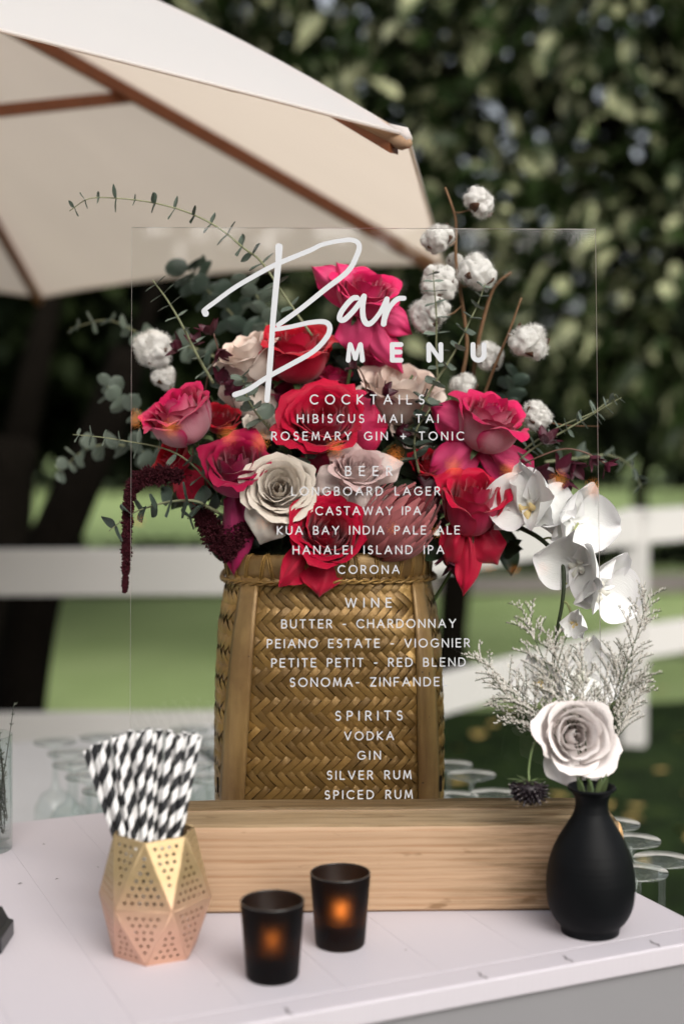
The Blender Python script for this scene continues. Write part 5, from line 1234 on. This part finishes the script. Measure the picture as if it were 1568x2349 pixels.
# rose foliage filling the gaps
DG = leafmat('rose_leaf', (.014, .026, .011), (.03, .05, .022), .45, .12, .4, rand=.35, scale=40)
fill = [(470, 1100, 2.03), (500, 1010, 2.05), (610, 1010, 2.05), (690, 1060, 2.02), (640, 940, 2.08), (560, 960, 2.06), (880, 1040, 2.03), (930, 1060, 2.02), (990, 1020, 2.02), (1000, 1085, 2.0), (870, 900, 2.12), (800, 850, 2.14), (700, 900, 2.12),
        (1040, 1080, 2.03), (1180, 1080, 2.04), (600, 1270, 1.99), (560, 1240, 2.0), (960, 1275, 1.99), (1000, 1240, 2.0), (900, 1290, 2.0), (840, 1010, 2.05), (430, 1050, 2.1), (1100, 1060, 2.05), (760, 1120, 2.0), (700, 1180, 1.99), (650, 1270, 1.99), (1050, 1010, 2.08), (780, 790, 2.12), (1010, 960, 2.1), (760, 1030, 2.03), (1150, 1240, 2.05), (900, 1120, 2.0)]
for k, (u, v, Y) in enumerate(fill):
    r = random.Random(500 + k); p = at(u, v, Y); t = thing('leaf_cluster', ['dark green rose leaves filling the bouquet', 'dark green rose leaves filling the bouquet'][0], 'foliage', p, 'dark filler leaves in the bouquet')
    me_ = getleaf('heart', DG)
    for i in range(10):
        y = Vector((r.uniform(-1, 1), r.uniform(-.9, .5), r.uniform(-1, 1))).normalized(); zf = Vector((r.uniform(-.5, .5), -1, r.uniform(-.2, .8))); zf = (zf - y * zf.dot(y)).normalized(); L_ = r.uniform(.03, .052)
        Mr = Matrix((y.cross(zf) * L_, y * L_, zf * L_)).transposed().to_4x4(); Mr.translation = p + Vector((r.uniform(-.02, .02), r.uniform(0, .03), r.uniform(-.02, .02))); obj('leaf', me_, t, Mr)
q = MB(); r = random.Random(3)
for k in range(70):
    a = Vector((bc.x + r.uniform(-.07, .07), bc.y + r.uniform(-.06, .06), TZ + BHt - .03)); e = at(r.uniform(480, 1080), r.uniform(860, 1200), r.uniform(2.02, 2.15)); q.tube([p_ - bc for p_ in catmull([a, a.lerp(e, .5) + Vector((0, 0, .02)), e], 4)], r.uniform(.0015, .003), 6)
o = tag(obj('flower_stems', q.me('flower_stems', STEMG), None, Matrix.Translation(bc), kind='stuff'), 'tangle of green flower stems deep inside the bouquet', 'stems')
q = MB(); q.lathe([(0, .03), (.10, .03), (.125, .06), (.12, .10), (.09, .12), (0, .125)], 24, Matrix.Translation((0, 0, BHt - .10)))
ms = q.me('moss', simple('moss_mat', (.012, .016, .008), .95, .1, var=.5, vscale=80, bump=1, bscale=120, bdist=.01)); tag(obj('moss', ms, None, Matrix.Translation(bc)), 'dark moss bed just inside the basket mouth', 'moss')

# ------------------------------------------------------------------ burgundy blooms
def burg(label, P, blooms, seed):
    r = random.Random(seed); pts = [at(*p) for p in P]; o0 = pts[0]; t = thing('burgundy_spray', label, 'dark orchid', o0, 'burgundy sprays'); q = MB(); q.tube([p - o0 for p in catmull(pts, 5)], .0012, 6); obj('stem', q.me('stem', simple('burg_stem', (.14, .07, .05), .6)), t, Matrix.Translation(o0))
    me_ = getleaf('oval', BURG)
    for (u, v, Y, s, dx, dz) in blooms:
        p = at(u, v, Y); ax = Vector((dx, -.35, dz)).normalized()
        for i in range(5):
            a = i * 1.2566 + r.uniform(-.3, .3); o_ = ax.orthogonal().normalized(); sd_ = Quaternion(ax, a) @ o_; y = (ax * r.uniform(.5, 1.2) + sd_ * .8).normalized(); zf = (ax - y * ax.dot(y)).normalized(); L_ = s * r.uniform(.85, 1.15)
            Mr = Matrix((y.cross(zf) * L_ * 1.25, y * L_, zf * L_)).transposed().to_4x4(); Mr.translation = p; obj('petal', me_, t, Mr)
    return t
burg('burgundy orchid spray at the right reaching to the sheet edge', [(1170, 1080, 1.99), (1230, 1050, 1.97), (1290, 1030, 1.965), (1340, 1038, 1.96), (1385, 1062, 1.955)], [(1245, 1020, 1.97, .030, .2, .8), (1225, 1085, 1.97, .034, .2, -.1), (1275, 1080, 1.96, .030, .3, .2), (1310, 1060, 1.96, .028, .3, -.4), (1300, 1100, 1.96, .022, .1, -1), (1352, 1045, 1.955, .022, .6, -.8), (1385, 1062, 1.955, .020, .9, -.7), (1190, 1095, 1.98, .034, -.2, -.3), (1215, 1110, 1.975, .03, .4, -.6)], 1)
burg('burgundy blooms behind the short eucalyptus sprig at left', [(470, 900, 2.05), (480, 850, 2.04), (500, 810, 2.03), (490, 765, 2.02)], [(420, 800, 2.02, .026, -.8, .3), (445, 795, 2.02, .024, .1, .6), (485, 770, 2.02, .028, -.3, .7), (500, 800, 2.02, .022, .3, -.5), (500, 880, 2.03, .03, .3, .3), (530, 900, 2.04, .03, .1, .2)], 2)
burg('small burgundy buds between peach and crimson roses', [(850, 960, 2.02), (842, 910, 2.0), (835, 870, 1.99), (820, 840, 1.99)], [(818, 845, 1.99, .018, -.6, .5), (875, 905, 1.97, .022, .8, .5), (862, 905, 1.97, .018, -.5, -.2), (905, 995, 1.98, .024, .6, .1), (1020, 1270, 1.97, .026, .1, -1), (1035, 1290, 1.97, .022, .1, -1)], 3)
burg('burgundy blooms low right of the protea', [(960, 1200, 2.0), (990, 1180, 1.98), (1000, 1160, 1.97)], [(985, 1165, 1.975, .030, .4, .3), (975, 1130, 1.98, .028, .2, .6), (1000, 1200, 1.98, .024, .5, -.2)], 4)

# ------------------------------------------------------------------ amaranth
AM = Mat('amaranth_mat', (.10, .006, .018), .85, .25); c = AM.mix(AM.noise(AM.coord(), 300, 2), (.010, .0006, .002), (.06, .003, .010)); AM.color(c)
def amar(label, P, rads, n, seed):
    r = random.Random(seed); pts = catmull([at(*p) for p in P], 8); o0 = pts[0]; t = thing('amaranth', label, 'amaranth', o0, 'amaranth tassels'); k = len(pts)
    q = MB(); q.tube([p - o0 for p in pts], .0016, 6); obj('stem', q.me('stem', simple('amar_stem', (.12, .02, .03), .6)), t, Matrix.Translation(o0))
    q = MB()
    for i in range(n):
        f = r.random(); x = f * (k - 1); a = int(x); p = pts[a].lerp(pts[min(a + 1, k - 1)], x - a); d = (pts[min(a + 1, k - 1)] - pts[max(a - 1, 0)]).normalized()
        rad = float(np.interp(f, np.linspace(0, 1, len(rads)), rads)) * (.75 + .35 * math.sin(f * 40 + seed) ** 2); o_ = Quaternion(d, r.uniform(0, 6.28)) @ d.orthogonal().normalized(); c_ = p + o_ * rad * r.uniform(.25, 1) + d * r.uniform(-.002, .002) - o0; s_ = r.uniform(.0011, .0024)
        o2_ = (o_ + d * r.uniform(-.3, .9)).normalized(); a1 = o2_.orthogonal().normalized() * s_; a2 = o2_.cross(a1)
        q.add([c_ - o2_ * s_, c_ + a1, c_ + a2, c_ - a1, c_ - a2, c_ + o2_ * s_ * 1.8], [(0, 2, 1), (0, 3, 2), (0, 4, 3), (0, 1, 4), (5, 1, 2), (5, 2, 3), (5, 3, 4), (5, 4, 1)])
    o = obj('tassel', q.me('tassel', AM, False), t, Matrix.Translation(o0), kind='stuff')
amar('dark red amaranth tassel hanging down at the left edge of the sheet', [(415, 1092, 1.955), (365, 1090, 1.945), (318, 1100, 1.94), (297, 1140, 1.935), (292, 1210, 1.93), (290, 1280, 1.93), (287, 1358, 1.93)], [.011, .015, .013, .0075, .007, .0062, .0020], 3600, 1)
amar('dark red amaranth clump tucked under the magenta rose', [(450, 1165, 1.975), (480, 1205, 1.97), (505, 1245, 1.965), (535, 1275, 1.96)], [.010, .018, .020, .014], 2600, 2)
amar('dark red amaranth hanging at the basket corner', [(560, 1200, 1.96), (540, 1240, 1.955), (520, 1278, 1.95)], [.016, .016, .008], 1200, 3)

# ------------------------------------------------------------------ cotton
COT = Mat('cotton_lint', (.80, .78, .75), .95, .1); COT.bump(COT.noise(COT.coord(), 260, 5, .7), .8, .003); COT.translucent(.25, (.8, .76, .72)); 
BRAC = simple('cotton_bract', (.085, .042, .025), .8, .2, var=.5, vscale=90, bump=.5, bscale=200)
def cotton(label, bolls, twig, seed, tr=.0032):
    r = random.Random(seed); pts = [at(*p) for p in twig]; o0 = pts[0]; t = thing('cotton_branch', label, 'cotton branch', o0, 'cotton branches'); M0 = Matrix.Translation(o0)
    q = MB(); cm = catmull(pts, 6); q.tube([p - o0 for p in cm], [tr * (1 - .5 * k / len(cm)) for k in range(len(cm))], 8); obj('twig', q.me('twig', BROWNST), t, M0)
    for (u, v, Y, s, ax) in bolls:
        s *= .88; p = at(u, v, Y); ax = Vector(ax).normalized(); M = Matrix.Translation(p) @ frame(ax) @ Matrix.Rotation(r.uniform(0, 6), 4, 'Z')
        b = bpy.data.objects.new('boll', None); b.empty_display_size = .01; link(b, t, M)
        bm = bmesh.new(); nl = r.choice((3, 4, 5))
        fz = MB()
        for k in range(nl):
            a = 2 * math.pi * k / nl + r.uniform(-.2, .2); ctr_ = Vector((math.cos(a) * s * .44, math.sin(a) * s * .44, s * r.uniform(-.05, .34))); rx = s * r.uniform(.52, .80)
            g = bmesh.ops.create_icosphere(bm, subdivisions=4, radius=1)
            sd = Vector((r.uniform(0, 50), r.uniform(0, 50), 0))
            for v_ in g['verts']:
                n_ = v_.co.copy(); dd = 1 + .34 * noise.noise(n_ * 1.6 + sd) + .12 * noise.noise(n_ * 4 + sd) + .05 * noise.noise(n_ * 10 + sd) + .03 * noise.noise(n_ * 22 + sd); v_.co = ctr_ + Vector((n_.x * rx, n_.y * rx, n_.z * rx * 1.12)) * dd
            for _ in range(1100):
                n_ = Vector((r.gauss(0, 1), r.gauss(0, 1), r.gauss(.2, 1))).normalized(); b0 = ctr_ + Vector((n_.x * rx, n_.y * rx, n_.z * rx * 1.12)) * .98; e = (n_ + Vector((r.uniform(-.7, .7), r.uniform(-.7, .7), r.uniform(-.7, .7)))).normalized() * s * r.uniform(.10, .34); w_ = e.orthogonal().normalized() * .00016
                fz.add([b0 - w_, b0 + w_, b0 + e * .6 + w_ * .6 + n_ * .0003, b0 + e], [(0, 1, 2, 3)])
        me_ = bpy.data.meshes.new('lint'); bm.to_mesh(me_); bm.free(); me_.materials.append(COT.m); me_.polygons.foreach_set('use_smooth', [True] * len(me_.polygons)); obj('lint', me_, b, M)
        obj('lint_fuzz', fz.me('lint_fuzz', COT), b, M, kind='stuff')
        for k in range(nl):
            a = 2 * math.pi * (k + .5) / nl; vs = []; nv = 8
            for j in range(nv):
                tt = j / (nv - 1); rad = s * (.12 + .98 * math.sin(tt * 1.75) ); z = s * (-.62 + 1.02 * tt); w_ = s * .30 * math.sin(math.pi * (.12 + .84 * tt))
                c_ = Vector((math.cos(a) * rad, math.sin(a) * rad, z)); sd_ = Vector((-math.sin(a), math.cos(a), 0)); ou = Vector((math.cos(a), math.sin(a), 0)) * s * .05
                vs += [c_ - sd_ * w_, c_ + ou, c_ + sd_ * w_]
            o = obj('bract', mesh('bract', vs, [(3 * j + i, 3 * j + i + 1, 3 * j + i + 4, 3 * j + i + 3) for j in range(nv - 1) for i in range(2)], BRAC), b, M); sm = o.modifiers.new('thick', 'SOLIDIFY'); sm.thickness = .0009
        q = MB(); near = min(cm, key=lambda c_: (c_ - p).length); q.tube([p - ax * s * .6 - o0, p.lerp(near, .5) - ax * s * .5 - o0, near - o0], .0013, 6); obj('boll_stalk', q.me('boll_stalk', BROWNST), t, M0)
cotton('tall cotton branch with the topmost boll above the clear sheet', [(1095, 470, 2.06, .026, (.75, -.35, .45)), (1008, 548, 2.06, .025, (-.4, -.5, .6)), (1010, 655, 2.05, .026, (-.5, -.5, .5)), (1090, 632, 2.05, .028, (.3, -.4, .8)), (990, 722, 2.04, .028, (-.7, -.5, .3))],
       [(1050, 900, 2.1), (1070, 800, 2.09), (1060, 700, 2.08), (1045, 600, 2.08), (1045, 510, 2.08), (1035, 470, 2.08), (1020, 430, 2.08)], 1)
cotton('cotton branch leaning right with one large fluffy boll', [(1215, 785, 2.03, .030, (.45, -.65, .5)), (1120, 825, 2.08, .022, (.2, -.5, .6))], [(1090, 960, 2.1), (1130, 850, 2.06), (1165, 765, 2.05), (1195, 683, 2.04)], 2, .0026)
cotton('short cotton branch behind the far left rose', [(352, 803, 2.12, .028, (-.35, -.7, .4)), (375, 870, 2.12, .018, (.2, -.4, .8))], [(420, 980, 2.1), (395, 900, 2.11), (378, 850, 2.12)], 3, .0018)
cotton('cotton bolls low behind the upper right pink rose', [(1062, 888, 2.06, .022, (-.1, -.6, .7)), (1225, 955, 2.03, .020, (.6, -.5, .3))], [(1080, 1020, 2.1), (1140, 980, 2.08), (1210, 960, 2.05), (1290, 975, 2.02), (1372, 978, 1.99)], 4, .0016)
cotton('bare brown cotton twig with a forked tip at right', [(1040, 600, 2.1, .012, (.2, -.3, .9))], [(1080, 900, 2.12), (1095, 790, 2.1), (1120, 690, 2.09), (1140, 650, 2.08), (1172, 625, 2.07)], 5, .0036)

# ------------------------------------------------------------------ statice sprays and seed head in the vase
STG = simple('statice_stem', (.07, .09, .045), .6, .3)
FLO = Mat('statice_floret', (.66, .60, .54), .8, .2); c = FLO.mix(FLO.ramp(FLO.noise(FLO.coord(), 320, 2), [(.33, (0, 0, 0)), (.5, (1, 1, 1))]), (.20, .16, .12), (.66, .63, .58)); FLO.color(c)
def statice(label, root, tips, seed, Yt):
    r = random.Random(seed); o0 = VASE_TOP; t = thing('statice_spray', label, 'statice', o0, 'statice sprays in the vase'); M0 = Matrix.Translation(o0); st = MB(); fl = MB()
    def spike(a, e, sag):
        pts = catmull([a, a.lerp(e, .5) + Vector((0, 0, sag)), e], 8); st.tube([p - o0 for p in pts], [.0005] * len(pts), 4, cap=False); k = len(pts); L_ = (e - a).length; n = max(5, int(L_ / .0030))
        for i in range(n):
            f = .12 + .88 * i / n; x = f * (k - 1); ia = int(x); p = pts[ia].lerp(pts[min(ia + 1, k - 1)], x - ia); d = (pts[min(ia + 1, k - 1)] - pts[max(ia - 1, 0)]).normalized()
            up_ = (Vector((r.uniform(-.4, .4), -.5 + r.uniform(-.5, .3), 1))); o_ = (up_ - d * up_.dot(d)).normalized(); o_ = (o_ + d.cross(o_) * r.uniform(-.9, .9)).normalized(); c_ = p + o_ * .0023 - o0; st.tube([p - o0, c_], [.0003, .0003], 3, cap=False); y = (o_ + d * .9).normalized(); s_ = r.uniform(.0012, .0019) * (1.15 - .4 * f); a1 = y.orthogonal().normalized() * s_ * .75; a2 = y.cross(a1)
            fl.add([c_ - y * s_ * 1.0, c_ + a1, c_ + a2, c_ - a1, c_ - a2, c_ + y * s_ * 1.6 + a1 * .7, c_ + y * s_ * 1.6 + a2 * .7, c_ + y * s_ * 1.6 - a1 * .7, c_ + y * s_ * 1.6 - a2 * .7, c_ + y * s_ * 1.9],
                   [(0, 2, 1), (0, 3, 2), (0, 4, 3), (0, 1, 4), (1, 2, 6, 5), (2, 3, 7, 6), (3, 4, 8, 7), (4, 1, 5, 8), (5, 6, 9), (6, 7, 9), (7, 8, 9), (8, 5, 9)])
    for (u, v, Y) in tips:
        e = at(u, v, Y); a = at(*root); mid = a.lerp(e, .45) + Vector((0, 0, .012)); main = catmull([a, mid, e], 13); st.tube([p - o0 for p in main], [.0011 - .0006 * i / len(main) for i in range(len(main))], 5)
        k = len(main); Lm = (e - a).length
        for i in range(int(k * .34), k - 1, 1):
            d = (main[min(i + 1, k - 1)] - main[i - 1]).normalized(); f = i / k
            for sg in (-1, 1):
                if r.random() < .42: continue
                sd_ = d.cross(FW).normalized() * sg; dirn = (d * r.uniform(.5, 1.0) + sd_ * r.uniform(.5, .95) + FW * r.uniform(-.35, .35) + Vector((0, 0, .25))).normalized(); L_ = Lm * (.30 - .20 * (f - .4) / .6) * r.uniform(.6, 1.1); b = main[i]; spike(b, b + dirn * L_, L_ * .10)
                if L_ > .03 and r.random() < .7:
                    m2 = b + dirn * L_ * .45; spike(m2, m2 + (dirn + sd_ * -.6 + d * .3).normalized() * L_ * .5, .001)
        spike(main[int(k * .75)], e + (e - main[-3]) * .3, 0)
    obj('stems', st.me('stems', STG), t, M0); obj('florets', fl.me('florets', FLO, False), t, M0, kind='stuff')
rt_ = (1345, 1790, 1.668)
statice('wide white statice spray fanning left behind the cream vase rose', rt_, [(1090, 1500, 1.73), (1120, 1612, 1.72), (1190, 1385, 1.73), (1255, 1450, 1.72), (1330, 1480, 1.71), (1125, 1565, 1.74)], 1, 1.72)
statice('white statice spray standing up right of the cream vase rose', (1370, 1790, 1.675), [(1490, 1360, 1.73), (1485, 1560, 1.72), (1440, 1480, 1.74)], 2, 1.72)
sc_ = at(1212, 1812, 1.66); t = thing('seed_head', 'black drooping scabiosa seed head with pale pin tips left of the vase', 'seed head', sc_); M0 = Matrix.Translation(sc_)
q = MB(); q.tube([p_ - sc_ for p_ in catmull([sc_ + Vector((0, 0, .010)), at(1212, 1760, 1.665), at(1222, 1712, 1.67), at(1245, 1680, 1.685), at(1300, 1700, 1.70), VASE_TOP + Vector((-.006, .01, -.01))], 6)], .0014, 8); obj('stem', q.me('stem', simple('seed_stem', (.12, .17, .06), .5)), t, M0)
bk_ = MB(); wh = MB(); r = random.Random(4)
for i in range(150):
    z = 1 - 2 * (i + .5) / 150; a = i * 2.39996
    if z > .45: continue
    rr_ = math.sqrt(1 - z * z); n_ = Vector((rr_ * math.cos(a), rr_ * math.sin(a), z)); c_ = Vector((n_.x * .0215, n_.y * .0215, n_.z * .0165)) * r.uniform(.85, 1.12); bk_.tube([c_ * .5, c_, c_ + n_ * .0016], [.0010, .0019, .0006], 5)
    if i % 3 == 0: wh.tube([c_, c_ + n_ * .0032, c_ + n_ * .0040], [.0001, .0002, .0005], 4)
bk_.lathe([(0, -.012), (.010, -.009), (.017, 0), (.016, .006), (.008, .010), (0, .010)], 14)
obj('seed_knobs', bk_.me('seed_knobs', simple('seed_black', (.010, .005, .008), .5, .4)), t, M0); obj('pin_tips', wh.me('pin_tips', simple('pin_white', (.55, .5, .5), .6)), t, M0)
me_ = getleaf('narrow', SEPAL)
for k in range(9):
    a = k * .698; y = Vector((math.cos(a), math.sin(a), r.uniform(-.1, .45))).normalized(); zf = Vector((0, 0, 1)); zf = (zf - y * zf.dot(y)).normalized(); L_ = r.uniform(.015, .027); Mr = Matrix((y.cross(zf) * L_, y * L_, zf * L_)).transposed().to_4x4(); Mr.translation = sc_ + Vector((0, 0, .009)); obj('bract', me_, t, Mr)
